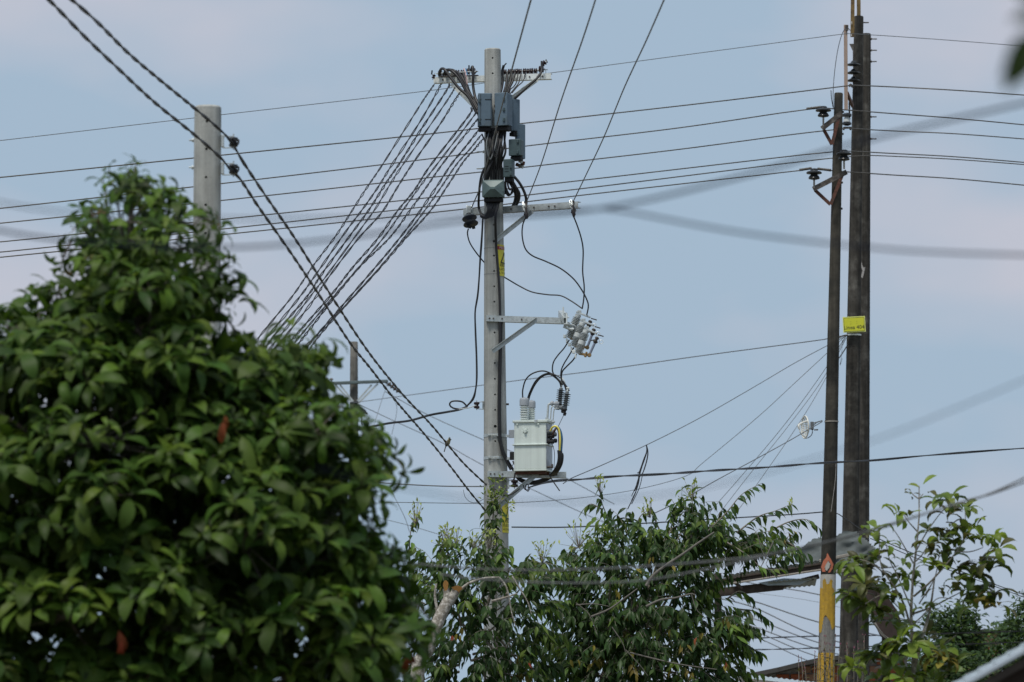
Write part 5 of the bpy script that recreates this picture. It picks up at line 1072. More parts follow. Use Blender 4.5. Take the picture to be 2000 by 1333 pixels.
part('tail', MB().box((P(870.6, 873, yb_) + P(867.2, 883, yb_ + .01)) / 2, (.011, .006, (P(870.6, 873, yb_) - P(867.2, 883.2, yb_ + .01)).length), V((1, 0, -.3)), P(870.6, 873, yb_) - P(867.2, 883, yb_ + .01), bev=.002), MATS['olive_brown_plumage'], bd)
for dx in (0, 1.6): part('leg', MB().tube(pix([(872.8 + dx, 869, yb_ - .005), (872.3 + dx, 872.5, yb_ - .002)]), .0022, 5), M_slot, bd)

# ------------------------------------------------------------------ roofs and houses at the lower right
# corrugated lean-to seen from below, between the slim and tallest poles
def corrug(mb, A, B, D, amp=.009, wave=.076, thick=.002):
    """sheet from A to B (along the waves' run), spanning D"""
    A = V(A); B = V(B); D = V(D); n_ = max(6, int((B - A).length / wave * 6)); X = (B - A).normalized(); Nn = X.cross(D.normalized()).normalized(); k = len(mb.v)
    for i in range(n_ + 1):
        p = A.lerp(B, i / n_) + Nn * (amp * math.sin(2 * math.pi * (B - A).length * i / n_ / wave)); mb.v += [p, p + D]
    for i in range(n_): mb.f.append((k + 2 * i, k + 2 * i + 2, k + 2 * i + 3, k + 2 * i + 1)); mb.mi.append(mb.m)
    return mb
YR = 87.6
lt = T('roof_overhang', 'weathered timber and tin roof overhang reaching out behind the candle pole', 'roof', V((P(1420, 1150, YR).x, YR, 0)))
def beam(a, b, w_, h, m, root=lt, name='beam', bev=.008):
    A, B = P(*a), P(*b); return part(name, MB().box((A + B) / 2, ((A - B).length, w_, h), B - A, bev=bev), m, root)
beam((1380, 1143, 87.4), (1608, 1107, 87.4), .10, .085, M_wood); beam((1390, 1136, 87.32), (1604, 1101.5, 87.32), .02, .035, M_slot if 0 else M_wood, name='fascia')
beam((1380, 1147.5, 87.30), (1606, 1113, 87.30), .03, .03, M_woodp, name='batten')
beam((1380, 1160, 87.6), (1530, 1144, 87.6), .12, .13, M_wood); beam((1520, 1146, 87.55), (1600, 1126, 87.5), .08, .07, M_wood)
beam((1600, 1096, 87.2), (1668, 1082.5, 87.2), .05, .05, M_woodp, name='batten'); beam((1605, 1123, 87.2), (1662, 1112, 87.2), .05, .05, M_woodp, name='batten')
beam((1418, 1125, 87.35), (1450, 1150, 87.35), .05, .05, M_wood, name='rafter')
part('roof_sheet', corrug(MB(), P(1428, 1122, 87.3), P(1606, 1094, 87.3), V((0, 1.6, -.05))), M_tin, lt)
part('roof_sheet', corrug(MB(), P(1500, 1137, 87.3), P(1596, 1128, 87.3), P(1500, 1146, 87.5) - P(1500, 1134, 87.3) + V((0, .5, 0))), M_tin, lt, label='loose tin sheet hanging under the lower beam')
part('roof_sheet', MB().prism([P(1480, 1139, 87.45), P(1530, 1130, 87.45), P(1575, 1131, 87.45), P(1596, 1128, 87.45), P(1560, 1143, 87.45), P(1500, 1144, 87.45)], V((0, .01, 0))), M_tin, lt)
for x in (1402, 1612): 
    q = P(x, 1120, 87.8); part('post', MB().box(V((q.x, q.y, q.z / 2)), (.11, .11, q.z), bev=.008), M_wood, lt)
# crumpled tarpaulin on the overhang
tp_ = [(1552, 1098), (1562, 1075), (1580, 1058), (1600, 1052), (1625, 1050), (1645, 1040), (1668, 1036), (1700, 1060), (1722, 1090), (1700, 1108), (1660, 1108), (1610, 1100), (1580, 1102)]
mb = MB(); k0 = {}
for j in range(0, 20):
    for i in range(0, 46):
        x = 1550 + i * 4; y = 1034 + j * 4
        if not inpoly(x + 2, y + 2, tp_): continue
        f = []
        for a, b in ((i, j + 1), (i + 1, j + 1), (i + 1, j), (i, j)):
            if (a, b) not in k0:
                X_ = 1550 + a * 4; Y_ = 1034 + b * 4; k0[(a, b)] = len(mb.v)
                nz = noise.noise(V((X_ * .02, Y_ * .05, 1.3))) * .2 + noise.noise(V((X_ * .05 + Y_ * .09, Y_ * .02, 4))) * .07
                mb.v.append(P(X_, Y_ + noise.noise(V((X_ * .06, Y_ * .06, 9))) * 3, 88.6 + nz - (Y_ - 1040) * .006))
            f.append(k0[(a, b)])
        mb.f.append(tuple(f)); mb.mi.append(0)
nv = len(mb.v); back = [p + V((0, .25, 0)) for p in mb.v]; fsb = [tuple(reversed([i + nv for i in f])) for f in mb.f]
mb.v += back; mb.f += fsb; mb.mi += [0] * len(fsb)
solo('tarpaulin', mb, M_tarp, 'crumpled grey tarpaulin heaped on the roof overhang behind the dark poles', 'tarpaulin', P(1620, 1105, 88.6), angle=60)
# the hanging roof piece to the right
hr = T('roof_sheet_pile', 'dark roof sheets slumping down to the right behind the young tree', 'roof sheets', P(1740, 1245, 91))
part('slab', MB().prism([P(1684, 1120, 92), P(1715, 1140, 92), P(1752, 1192, 92), P(1768, 1236, 92), P(1740, 1250, 92), (P(1722, 1242, 92)), P(1704, 1205, 92), P(1692, 1165, 92)], V((0, .3, 0))), mat('brown_underlay', (.045, .03, .025), .85, var=.3), hr)
part('tin_edge', corrug(MB(), P(1682, 1112, 91.9), P(1760, 1190, 91.9), V((.10, .02, -.12)), .012, .07), M_tin, hr)
part('trim', MB().tube(spline(pix([(1697, 1182, 91.8), (1706, 1212, 91.8), (1722, 1238, 91.8), (1740, 1252, 91.8)]), 14), .018, 6), M_woodp, hr)
part('post', MB().box(V((P(1730, 1200, 92.3).x, 92.4, P(1730, 1200, 92).z / 2)), (.12, .12, P(1730, 1200, 92).z), bev=.01), M_wood, hr)
# brick house
YH = 97.0
hs = T('brick_house', 'low orange clay block house with a dark sloping roof edge behind the candle pole foot', 'house', V((P(1650, 1300, YH).x, YH, 0)))
sH = S(YH); x0w, x1w = P(1478, 1320, YH).x, P(1775, 1300, YH).x; ztop = P(1600, 1296, YH).z
part('wall', MB().box(V(((x0w + x1w) / 2, YH + .12, ztop / 2 - .35)), (x1w - x0w, .2, ztop - .7)), M_mort, hs)
part('wall_backing', MB().prism([P(1505, 1316, YH + .06), P(1560, 1303, YH + .06), P(1600, 1295, YH + .06), P(1772, 1281, YH + .06), P(1772, 1400, YH + .06), P(1505, 1400, YH + .06)], V((0, .1, 0))), M_mort, hs)
bm_ = MB().box(V((0, 0, 0)), (24.5 * sH, .05, 13.5 * sH), bev=.006).mesh('brick', M_brick); bm2 = MB().box(V((0, 0, 0)), (24.5 * sH, .05, 13.5 * sH), bev=.006).mesh('brick', M_brick2)
for r_ in range(6):
    for c_ in range(9):
        x = 1515 + c_ * 28 + (14 if r_ % 2 else 0); y = 1276 + r_ * 16
        lim = 1316 - (x - 1492) * .235 if x < 1600 else 1292 - (x - 1600) * .09
        if y - 7 < lim + 3: continue
        p = P(x, y, YH + .045); o = link('brick', bm2 if rnd.random() < .25 else bm_, hs, p - V(hs.location) + V((0, rnd.uniform(-.006, .006), rnd.uniform(-.004, .004)))); o.rotation_euler = (0, R(rnd.uniform(-.8, .8)), 0)
rf_ = [P(1462, 1321, YH - .35), P(1520, 1309, YH - .35), P(1560, 1299, YH - .35), P(1600, 1290, YH - .35), P(1650, 1284, YH - .35), P(1780, 1273, YH - .35)]
mb = MB()
for a, b in zip(rf_[:-1], rf_[1:]): mb.box((a + b) / 2 + V((0, 1.2, .0)), ((b - a).length * 1.01, 2.8, 8.5 * sH), b - a)
part('roof', mb, M_roofd, hs)
fs_ = T('sheet_roof', 'low grey blue sheet roof in front of the clay block house', 'roof', V((P(1540, 1330, 93.5).x, 93.5, 0)))
part('sheet', corrug(MB(), P(1440, 1324, 93), P(1640, 1346, 93), V((0, 2.2, .18)), .008, .09), M_tin, fs_)
part('fascia', MB().box((P(1440, 1328, 92.95) + P(1640, 1350, 92.95)) / 2, ((P(1440, 1322, 93) - P(1640, 1346, 93)).length, .03, .07), P(1640, 1346, 93) - P(1440, 1322, 93)), M_paintg, fs_)
for x in (1450, 1630):
    q = P(x, 1336, 93.4); part('post', MB().box(V((q.x, q.y, q.z / 2 - .05)), (.1, .1, q.z - .1), bev=.006), M_wood, fs_)
# far pink house among trees
fh = T('far_house', 'far pink plastered house with a dark roof seen between the far trees', 'house', V((P(1900, 1260, 135).x, 135, 0)))
a, b = P(1855, 1250, 135), P(1955, 1238, 135)
part('wall', MB().box(V(((a.x + b.x) / 2, 136.5, b.z / 2)), (b.x - a.x, 3, b.z)), M_plas, fh)
part('roof', MB().prism([P(1848, 1247, 134.7), P(1880, 1236, 134.7), P(1925, 1228, 134.7), P(1965, 1236, 134.7), P(1965, 1240, 134.7), P(1925, 1233, 134.7), P(1880, 1241, 134.7), P(1848, 1251, 134.7)], V((0, 3.4, 0))), M_roofd, fh)
for x in (1872, 1908): 
    wn = part('window', MB().box(P(x, 1254, 134.98), (.14, .05, .12)), M_roofd, fh)
    link('window_sill', MB().box(P(x, 1260, 134.95), (.17, .08, .015)).mesh('window_sill', M_mort, V(fh.location)), wn)
for r_ in range(3):
    for c_ in range(7):
        if rnd.random() < .75:
            p = P(1862 + c_ * 13 + (6 if r_ % 2 else 0), 1262 + r_ * 7, 134.97); o = link('brick', bm_, fh, p - V(fh.location)); o.scale = (.7, .6, .65)
# near roof edge, lower right corner
YN = 25.0
nr = T('near_roof', 'out of focus near roof edge with a pale metal gutter in the lower right corner', 'roof', P(1950, 1333, YN))
E0, E1 = P(1878, 1340, YN), P(2060, 1238, YN); dn = (E1 - E0).normalized(); nn = dn.cross(V((0, 1, 0))).normalized()
if nn.z > 0: nn = -nn
part('gutter', MB().box((E0 + E1) / 2, ((E1 - E0).length, .03, .028), E1 - E0, bev=.006), mat('pale_blue_metal', (.40, .46, .52), .45, .2), nr)
part('sheet', corrug(MB(), E0 + V((0, .03, .012)), E1 + V((0, .03, .012)), V((0, 1.6, .02)), .008, .076), M_tin, nr)
for k in range(3): part('rafter', MB().box((E0 + E1) / 2 + nn * (.035 + .045 * k) + V((.02, .04 + .12 * k, 0)), ((E1 - E0).length, .05, .035), E1 - E0), M_wood, nr)
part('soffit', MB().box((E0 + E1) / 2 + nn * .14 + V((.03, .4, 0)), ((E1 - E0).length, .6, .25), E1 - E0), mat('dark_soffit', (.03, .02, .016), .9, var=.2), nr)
part('post', MB().box(V((E1.x - .06, YN + .3, E0.z / 2 - .1)), (.1, .1, E0.z - .2)), M_wood, nr)

# ------------------------------------------------------------------ big near tree
YG = 28.0
big_poly = [(262, 318), (232, 335), (212, 380), (172, 402), (150, 440), (140, 488), (164, 515), (156, 566), (100, 572), (70, 606), (22, 618), (-10, 640), (-160, 660), (-200, 1000), (-200, 1470), (765, 1470), (768, 1340), (776, 1290), (822, 1256), (790, 1212), (770, 1170), (775, 1105), (745, 1060), (700, 1030), (740, 965), (745, 900), (735, 862), (660, 825), (640, 790), (616, 752), (618, 700), (590, 668), (520, 672), (488, 706), (458, 690), (445, 640), (440, 590), (448, 560), (434, 515), (418, 465), (390, 425), (362, 412), (330, 392), (300, 352), (284, 330)]
big = T('leafy_tree', 'big dense glossy leaved tree filling the left foreground, out of focus', 'tree', V((P(330, 900, YG).x, YG + .35, 0)))
tb_ = V(big.location)
trunk = spline([tb_, tb_ + V((.05, 0, 1.2)), tb_ + V((-.02, -.05, 2.4)), P(290, 900, YG + .25), P(262, 600, YG + .1), P(255, 380, YG)], 30)
part('trunk', MB().tube(trunk, [.16 - .148 * (i / 29) ** .8 for i in range(30)], 12), M_barkd, big)
LB = variants(.158, .053, 'ob', (1.9, 2.3, 1.5, 2.7, 1.3, 1.7, 1.0)) + variants(.11, .04, 'el', (1.2, 2.0, .6))
fo = Foliage(LB, [L_big, L_bigd, L_bigy, L_tip, L_dead])
holes = [(75, 1215, 16, 26), (60, 1260, 14, 40), (108, 1255, 12, 30), (170, 1222, 16, 14), (95, 1300, 10, 22), (165, 1105, 12, 14), (60, 985, 10, 14), (655, 1085, 12, 18), (625, 905, 14, 16), (645, 985, 12, 24)]
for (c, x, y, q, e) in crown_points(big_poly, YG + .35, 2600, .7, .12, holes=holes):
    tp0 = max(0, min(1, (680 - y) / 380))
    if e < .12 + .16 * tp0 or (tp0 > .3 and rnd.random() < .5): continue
    fo.leaf(c, V((rnd.gauss(0, .8), rnd.gauss(0, .5), -1)), V((rnd.gauss(0, .5), -1, .3)), rnd.uniform(.9, 1.35) * (1 - .35 * tp0), 1)  # inner filler, all in the darker green: shade of the crown gaps painted in
cand = crown_points(big_poly, YG, 1500, 1.0, .82, holes=holes); lumps = []
for cnd in cand:
    c, x, y, q, e = cnd; top = max(0, min(1, (680 - y) / 380)); lr = rnd.uniform(.20, .33) * (1 - .52 * top)
    if e < lr * .35: lr = max(.09, e + .07)
    if any((c - l[0]).length < (lr + l[5]) * .62 for l in lumps): continue
    lumps.append((c, x, y, q, e, lr))
print('lumps', len(lumps))
def mat_big():
    u = rnd.random(); return 0 if u < .62 else (1 if u < .82 else 2)
brs = MB()
for (c, x, y, q, e, lr) in lumps:
    top = max(0, min(1, (680 - y) / 380)); nc = int(12 + 250 * lr * lr + 8 * top)
    if rnd.random() < .6:
        zt_ = max(1.4, c.z - rnd.uniform(.3, .9)); kk = min(range(30), key=lambda i: abs(trunk[i].z - zt_)); brs.tube(spline([trunk[kk], trunk[kk].lerp(c, .5) + V((0, 0, .05)), c], 7), [.018, .016, .014, .011, .009, .007, .004], 5, cap=False)
    young = rnd.random() < .3 + .3 * top
    for k in range(nc):
        d = V((rnd.gauss(0, 1), rnd.gauss(-.35, 1), abs(rnd.gauss(.25, .9)) - .35)).normalized()
        p = c + V((d.x * lr, d.y * lr, d.z * lr * .75)) * rnd.uniform(.7, 1.08)
        x_, y_, f_ = px_of(p)
        if (not inpoly(x_, y_, big_poly) or edist(x_, y_, big_poly) < 22 - 6 * top) and rnd.random() < .88: continue
        if top > .3 and noise.noise(V((x_ * .02, y_ * .02, 3))) < -.12: continue
        if any(math.hypot((x_ - h[0]) / h[2], (y_ - h[1]) / h[3]) < 1 for h in holes): continue
        ax_ = (d * .75 + V((0, -.2, .7))).normalized()
        sc = (1.08 - .50 * top) * rnd.uniform(.65, 1.3)
        mi = mat_big() if not (young and d.z > .2) else (2 if rnd.random() < .6 else 0)
        brs.tube([c, p], [.004, .002], 4, cap=False)
        if top > .25 and q < 0 and rnd.random() < .10: fo.rosette(p, ax_, 5, sc * .35, 3, .6, .02)
        fo.rosette(p, ax_, rnd.choice((4, 5, 6, 7)), sc, (lambda m_=mi: m_ if rnd.random() < .75 else mat_big()), 1.0, .05 * sc)
# dead orange leaves
for (x, y) in ((437, 822), (440, 812), (232, 1232), (238, 1250), (796, 1278), (790, 1290), (802, 1270)):
    fo.leaf(P(x, y, YG - 1.02 if x < 700 else YG - .4), V((rnd.uniform(-.3, .3), -.1, -1)), V((0, -1, .2)), .75, 4)
# sprays that stick out of the outline
for path in ([(700, 860), (745, 870), (765, 885), (782, 905), (795, 925)], [(690, 1000), (720, 1010), (730, 1035)], [(425, 580), (450, 560), (468, 545)], [(430, 610), (455, 640), (462, 660)], [(255, 400), (262, 340), (268, 316)],
             [(210, 420), (205, 370), (200, 350)], [(140, 470), (125, 500), (118, 520)], [(190, 560), (150, 555), (125, 570)], [(100, 640), (96, 580), (100, 560)], [(590, 720), (625, 690), (640, 712)], [(380, 420), (410, 432), (430, 452)], [(770, 1190), (810, 1180), (840, 1215), (850, 1240)], [(300, 380), (330, 372), (350, 376)], [(700, 1100), (752, 1088), (778, 1080)], [(50, 700), (20, 640), (10, 650)], [(565, 740), (540, 680), (520, 668)], [(60, 620), (62, 585), (60, 575)]):
    pp = spline([P(x, y, YG) for x, y in path], 10); brs.tube(pp, [.008 - .0006 * i for i in range(10)], 5, cap=False)
    top = max(0, min(1, (680 - path[-1][1]) / 380)); sc = .95 - .42 * top
    for i in (3, 6, 9): fo.rosette(pp[i], (pp[i] - pp[i - 1]).normalized() + V((0, -.2, .6)), 5 if i < 9 else 6, sc * .9, mat_big, .9, .04)
for k in range(len(big_poly)):                 # ragged shoots all round the outline
    (xa, ya), (xb, yb) = big_poly[k], big_poly[(k + 1) % len(big_poly)]
    if min(xa, xb) < -10 or ya > 1340: continue
    for _ in range(max(1, int(math.hypot(xb - xa, yb - ya) / 26))):
        t = rnd.random(); x, y = xa + (xb - xa) * t, ya + (yb - ya) * t; top = max(0, min(1, (680 - y) / 380))
        nx_, ny_ = (yb - ya), -(xb - xa); l = math.hypot(nx_, ny_) + 1e-6; nx_ /= l; ny_ /= l
        if inpoly(x + nx_ * 6, y + ny_ * 6, big_poly): nx_, ny_ = -nx_, -ny_
        ln = rnd.choice((-12, -4, 4, 12, 24)) * (1 - .3 * top); dY = rnd.uniform(-.3, .3)
        pp = spline([P(x - nx_ * 50, y - ny_ * 50 + 14, YG + dY), P(x - nx_ * 14, y - ny_ * 14 - 2, YG + dY), P(x + nx_ * ln, y + ny_ * ln - 6, YG + dY)], 8)
        brs.tube(pp, [.006 - .0005 * i for i in range(8)], 4, cap=False); sc = (1 - .50 * top) * rnd.uniform(.7, 1.05)
        for i in (4, 7): fo.rosette(pp[i], (pp[i] - pp[i - 1]).normalized() + V((0, -.1, .6)), rnd.choice((3, 4, 5, 6)), sc, mat_big, .9, .05)
        if top > .3 and rnd.random() < .4: fo.rosette(pp[7], V((0, 0, 1)), 5, sc * .35, 3, .5, .02)
part('branch', brs, M_barkd, big, kind='stuff')
fo.build(big, 300, 9)
print('big leaves', len(fo.L))

# ------------------------------------------------------------------ middle trees (hanging pointed leaves)
LM = variants(.160, .050, 'pt', (.5, .9, .2, 1.2, .7, -.2), (.5, .8, .3))
def weep_tree(label, Y0, poly, ntw, maxt, hub, trunkpts, tr_r, sprays, mats=None, shoots=(), holes=(), bark=M_barkd, yellow=(), group='middle trees', dense=1.0, cuts=None):
    root = T('pointed_leaf_tree', label, 'tree', V((P(*trunkpts[0]).x, trunkpts[0][2], 0)), group)
    fo = Foliage(LM, [L_mid, L_midl, L_lime, L_yel, L_dead]); tw = MB()
    base = V(root.location); tpz = spline([base, base + (P(*trunkpts[0]) - base) * .5 + V((.1, 0, 0)), *[P(*t) for t in trunkpts]], 26)
    part('trunk', MB().tube(tpz, [tr_r[0] * (1 + .35 * (1 - i / 25)) - (tr_r[0] - tr_r[1]) * (i / 25) for i in range(26)], 14), bark, root)
    H = P(*hub)
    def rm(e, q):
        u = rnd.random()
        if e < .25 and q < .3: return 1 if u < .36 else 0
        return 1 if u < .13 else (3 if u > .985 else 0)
    for (c, x, y, q, e) in crown_points(poly, Y0, ntw, maxt, .55, holes=holes):
        d = (c - H); d = (V((d.x, d.y, d.z * .6)).normalized() + V((rnd.gauss(0, .35), rnd.gauss(0, .35), rnd.gauss(.15, .35)))).normalized()
        ln = rnd.uniform(.22, .5); p0 = c - d * ln * .6; p2 = c + d * ln * .4 + V((0, 0, -.10 * ln)); pts = spline([p0, p0.lerp(p2, .5) + V((0, 0, .05)), p2], 7)
        tw.tube(pts, [.004, .0036, .0032, .003, .0025, .002, .0015], 4, cap=False)
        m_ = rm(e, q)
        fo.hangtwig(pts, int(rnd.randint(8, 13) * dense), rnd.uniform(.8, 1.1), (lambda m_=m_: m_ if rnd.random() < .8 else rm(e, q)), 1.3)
        if rnd.random() < .10: tw.tube(spline([H.lerp(c, rnd.uniform(.2, .5)) + V((rnd.gauss(0, .1), rnd.gauss(0, .1), rnd.gauss(0, .1))), H.lerp(c, .75) + V((0, -.05, .08)), p0], 8), [.016, .014, .012, .011, .009, .008, .006, .004], 5, cap=False)
    for sp in sprays:
        pts = spline([P(x, y, Y0 + (sp[0] if isinstance(sp[0], (int, float)) else 0)) for x, y in (sp[1:] if isinstance(sp[0], (int, float)) else sp)], 16)
        tw.tube(pts, [.011 - .0006 * i for i in range(16)], 5, cap=False)
        fo.hangtwig(pts, int(plen(pts) / .034), .98, lambda: 1 if rnd.random() < .25 else 0)
    for (x, y, s_) in shoots:                  # fine lime shoots at the tips
        c = P(x, y, Y0 - .15)
        for k in range(int(26 * s_)):
            d = V((rnd.gauss(0, .6), rnd.gauss(0, .6), rnd.uniform(.2, 1.2))); p = c + V((rnd.gauss(0, .05) * s_, rnd.gauss(0, .05), rnd.uniform(-.12, .1) * s_)); tw.tube([c + V((0, 0, -.12)), p], [.003, .002], 4, cap=False)
            fo.leaf(p, d, V((0, -1, .5)), rnd.uniform(.22, .45), 2)
    for (x, y, n_) in yellow:
        for k in range(max(1, n_ - 1)): fo.leaf(P(x + rnd.uniform(-9, 9), y + rnd.uniform(-9, 9), Y0 - maxt + .08), V((rnd.uniform(-.4, .4), rnd.uniform(-.4, .4), -1)), V((rnd.uniform(-1, 1), -1, .1)), rnd.uniform(.5, .75), 3 if rnd.random() < .9 else 4)
    part('twig', tw, M_twig, root, kind='stuff')
    return root, fo
polyA = [(772, 1470), (770, 1200), (782, 1150), (800, 1110), (815, 1080), (838, 1072), (850, 1050), (885, 1050), (905, 1068), (930, 1052), (948, 1040), (985, 1060), (1000, 1090), (1030, 1078), (1062, 1085), (1100, 1100), (1110, 1150), (1100, 1200), (1090, 1300), (1090, 1470)]
rootA, foA = weep_tree('pointed leaf tree before the middle pole with a lopped pale trunk', 60.0, polyA, 350, .9, (930, 1250, 60), [(812, 1345, 58.75), (836, 1268, 58.75), (858, 1208, 58.8), (876, 1172, 58.85)], (.10, .060),
    [[(800, 1110), (800, 1060), (806, 1020), (815, 1010)], [(790, 1160), (770, 1150), (785, 1135)], [(1000, 1130), (1040, 1095), (1075, 1120)], [(940, 1110), (935, 1070), (945, 1040)], [(880, 1100), (868, 1060), (860, 1040)], [(830, 1180), (800, 1170), (785, 1200)], [(1010, 1120), (1050, 1100), (1090, 1105)]],
    shoots=((812, 1004, 1.2), (868, 1046, 1.0), (890, 1050, .9), (925, 1052, .9), (1060, 1078, 1.1), (955, 1050, .8), (880, 1042, .7)), bark=M_bark, yellow=((893, 1232, 4), (877, 1242, 2), (1010, 1285, 4), (1035, 1290, 3)), holes=[(832, 1190, 14, 20), (1000, 1200, 22, 14), (1012, 1235, 16, 12), (905, 1310, 12, 10), (830, 1320, 12, 14), (985, 1180, 10, 14), (920, 1300, 8, 14)])
# forked, freshly lopped top of the trunk
for a, b, r0, r1 in (((876, 1176, 58.85), (871, 1150, 58.85), .046, .036), ((876, 1178, 58.85), (891, 1154, 58.85), .052, .046)):
    A, B = P(*a), P(*b); part('stub', MB().tube(spline([A, A.lerp(B, .5), B], 5), [r0, r0, r0 * .97, r1, r1], 12), M_bark, rootA)
cf = MB()
for (x, y, rr_, hh) in ((870.5, 1145, .026, .085), (893, 1151, .046, .052)):
    c = P(x, y, 58.80); ring = [c + V((math.cos(q) * rr_ * (1 + .3 * math.sin(3 * q) + .2 * math.sin(5 * q + x)), -.02 * math.sin(q), math.sin(q) * hh * .7)) for q in [2 * math.pi * j / 12 for j in range(12)]]
    cf.prism(ring, V((0, .05, 0)))
part('cut_face', cf, M_cut, rootA, label='fresh orange cut ends of the lopped trunk')
for pth, r_ in (([(893, 1158), (915, 1140), (945, 1130), (975, 1128)], .016), ([(975, 1128), (990, 1150), (1000, 1200), (1008, 1225)], .010), ([(960, 1175), (985, 1168), (1010, 1160)], .014), ([(1000, 1125), (1015, 1150), (1030, 1175), (1038, 1200)], .009), ([(860, 1210), (850, 1170), (852, 1140)], .02)):
    part('limb', MB().tube(spline([P(x, y, 58.85) for x, y in pth], 14), [r_ * (1 - .04 * i) for i in range(14)], 8), M_bark, rootA)
foA.build(rootA, 300, 8)
polyB = [(1040, 1470), (1062, 1300), (1070, 1210), (1082, 1140), (1100, 1090), (1140, 1065), (1165, 1050), (1170, 1025), (1200, 1000), (1235, 1010), (1262, 1020), (1285, 1035), (1310, 1035), (1318, 985), (1340, 962), (1365, 965), (1385, 985), (1402, 1002), (1430, 1020), (1445, 1045), (1500, 1040), (1540, 1030), (1560, 1040), (1565, 1065), (1545, 1098), (1500, 1092), (1470, 1098), (1440, 1090), (1425, 1078), (1405, 1085), (1415, 1115), (1400, 1150), (1410, 1172), (1440, 1175), (1462, 1200), (1478, 1222), (1455, 1260), (1450, 1300), (1462, 1330), (1440, 1360), (1420, 1470)]
rootB, foB = weep_tree('wide spreading pointed leaf tree between the middle pole and the candle pole', 61.5, polyB, 780, 1.2, (1250, 1260, 61.5), [(1180, 1360, 61.8), (1200, 1290, 61.8), (1225, 1230, 61.8), (1255, 1170, 61.8), (1320, 1090, 61.5)], (.11, .03),
    [[-.6, (1380, 1040), (1420, 1000), (1450, 965), (1488, 944)], [-.3, (1350, 1060), (1352, 1000), (1352, 950)], [(1300, 1060), (1320, 1000), (1312, 975)], [(1200, 1060), (1190, 1020), (1175, 980), (1172, 945)], [(1175, 995), (1155, 985), (1142, 992)],
     [-.4, (1440, 1040), (1480, 1010), (1515, 998), (1545, 985)], [(1500, 1040), (1540, 1020), (1575, 1015), (1598, 1030)], [(1540, 1060), (1565, 1080), (1562, 1098)], [-.8, (1420, 1060), (1460, 1085), (1490, 1110), (1530, 1112)], [(1440, 1190), (1475, 1195), (1502, 1212)], [(1430, 1240), (1465, 1265), (1488, 1275)], [(1420, 1170), (1445, 1155), (1470, 1170)],
     [(1240, 1040), (1250, 1010), (1268, 995)], [(1430, 1290), (1460, 1320), (1475, 1340)], [(1130, 1090), (1118, 1070), (1122, 1055)], [-.5, (1330, 1080), (1370, 1060), (1400, 1075)], [(1290, 1040), (1275, 1005), (1270, 990)]],
    shoots=((1130, 1048, 1.6), (1172, 942, .7), (1352, 955, 1.0), (1270, 990, .9), (1180, 1040, .8), (1545, 985, .5)), bark=M_barkd,
    yellow=((1278, 1090, 3), (1306, 1098, 2), (1335, 1265, 5), (1345, 1310, 6), (1305, 1300, 5), (1415, 1215, 4), (1365, 1240, 4), (1120, 1280, 3), (1210, 1155, 3), (1218, 1200, 3), (1410, 1298, 4)), holes=[(1335, 1300, 12, 12), (1175, 1320, 10, 14), (1395, 1190, 10, 10), (1310, 1250, 8, 12), (1090, 1215, 10, 10), (1240, 1100, 8, 12), (1380, 1300, 12, 14), (1300, 1325, 12, 14)])
for pth, r_ in (([(1262, 1145), (1275, 1125), (1300, 1105), (1330, 1085), (1365, 1060), (1395, 1040)], .018), ([(1262, 1185), (1290, 1172), (1320, 1168), (1350, 1160), (1358, 1163)], .014), ([(1155, 1205), (1190, 1190), (1225, 1165), (1245, 1150)], .012), ([(1125, 1178), (1150, 1200), (1165, 1235)], .006), ([(1195, 1225), (1215, 1255), (1222, 1275)], .007), ([(1125, 1182), (1160, 1180), (1190, 1185)], .007),
                ([(1230, 1275), (1290, 1290), (1340, 1300), (1400, 1308)], .009), ([(1222, 1270), (1250, 1300), (1265, 1320)], .006), ([(1510, 1060), (1495, 1090), (1485, 1110)], .008), ([(1350, 1160), (1360, 1190), (1375, 1205)], .006), ([(1480, 1045), (1488, 1075), (1500, 1095)], .006)):
    part('limb', MB().tube(spline([P(x, y, 60.2 if r_ < .02 else 60.4) for x, y in pth], 14), [r_ * (1 - .04 * i) for i in range(14)], 8), M_twigd, rootB)
foB.build(rootB, 300, 8)
print('mid leaves', len(foA.L), len(foB.L))
# slender shoot of leaves climbing in front of the middle pole
vn = T('climbing_plant', 'slender leafy climber with lime tips growing up the middle pole below the platform', 'climbing plant', V((P(970, 1200, 65.6).x, 65.6, 0)))
fv = Foliage(LM, [L_mid, L_midl, L_lime]); tw = MB()
stem = spline([V(vn.location), P(975, 1333, 65.65), P(968, 1200, 65.65), P(972, 1090, 65.62), P(962, 1020, 65.6), P(968, 975, 65.58), P(962, 945, 65.55)], 60); tw.tube(stem, .008, 6)
for k in range(34):
    y = rnd.uniform(975, 1130); s0 = P(966 + (y > 1050) * 4, y, 65.6); wd_ = 10 + (y - 960) * .15
    e = P(966 + rnd.gauss(0, wd_), y + rnd.uniform(-20, 12), 65.5 - rnd.uniform(0, .2)); pts = spline([s0, s0.lerp(e, .5) + V((0, 0, .03)), e], 6); tw.tube(pts, .0025, 4, cap=False); fv.hangtwig(pts, rnd.randint(3, 6), rnd.uniform(.65, .95), lambda: 1 if rnd.random() < .4 else 0)
for k in range(80):
    x, y = rnd.gauss(966, 11), rnd.uniform(932, 985); p = P(x, y, 65.5 - rnd.uniform(0, .1)); fv.leaf(p, V((rnd.gauss(0, .7), rnd.gauss(-.2, .5), rnd.gauss(.1, .8))), V((0, -1, .6)), rnd.uniform(.22, .5), 2 if rnd.random() < .6 else 1); 
    if k % 3 == 0: tw.tube([P(965, y + 8, 65.56), p], .002, 4, cap=False)
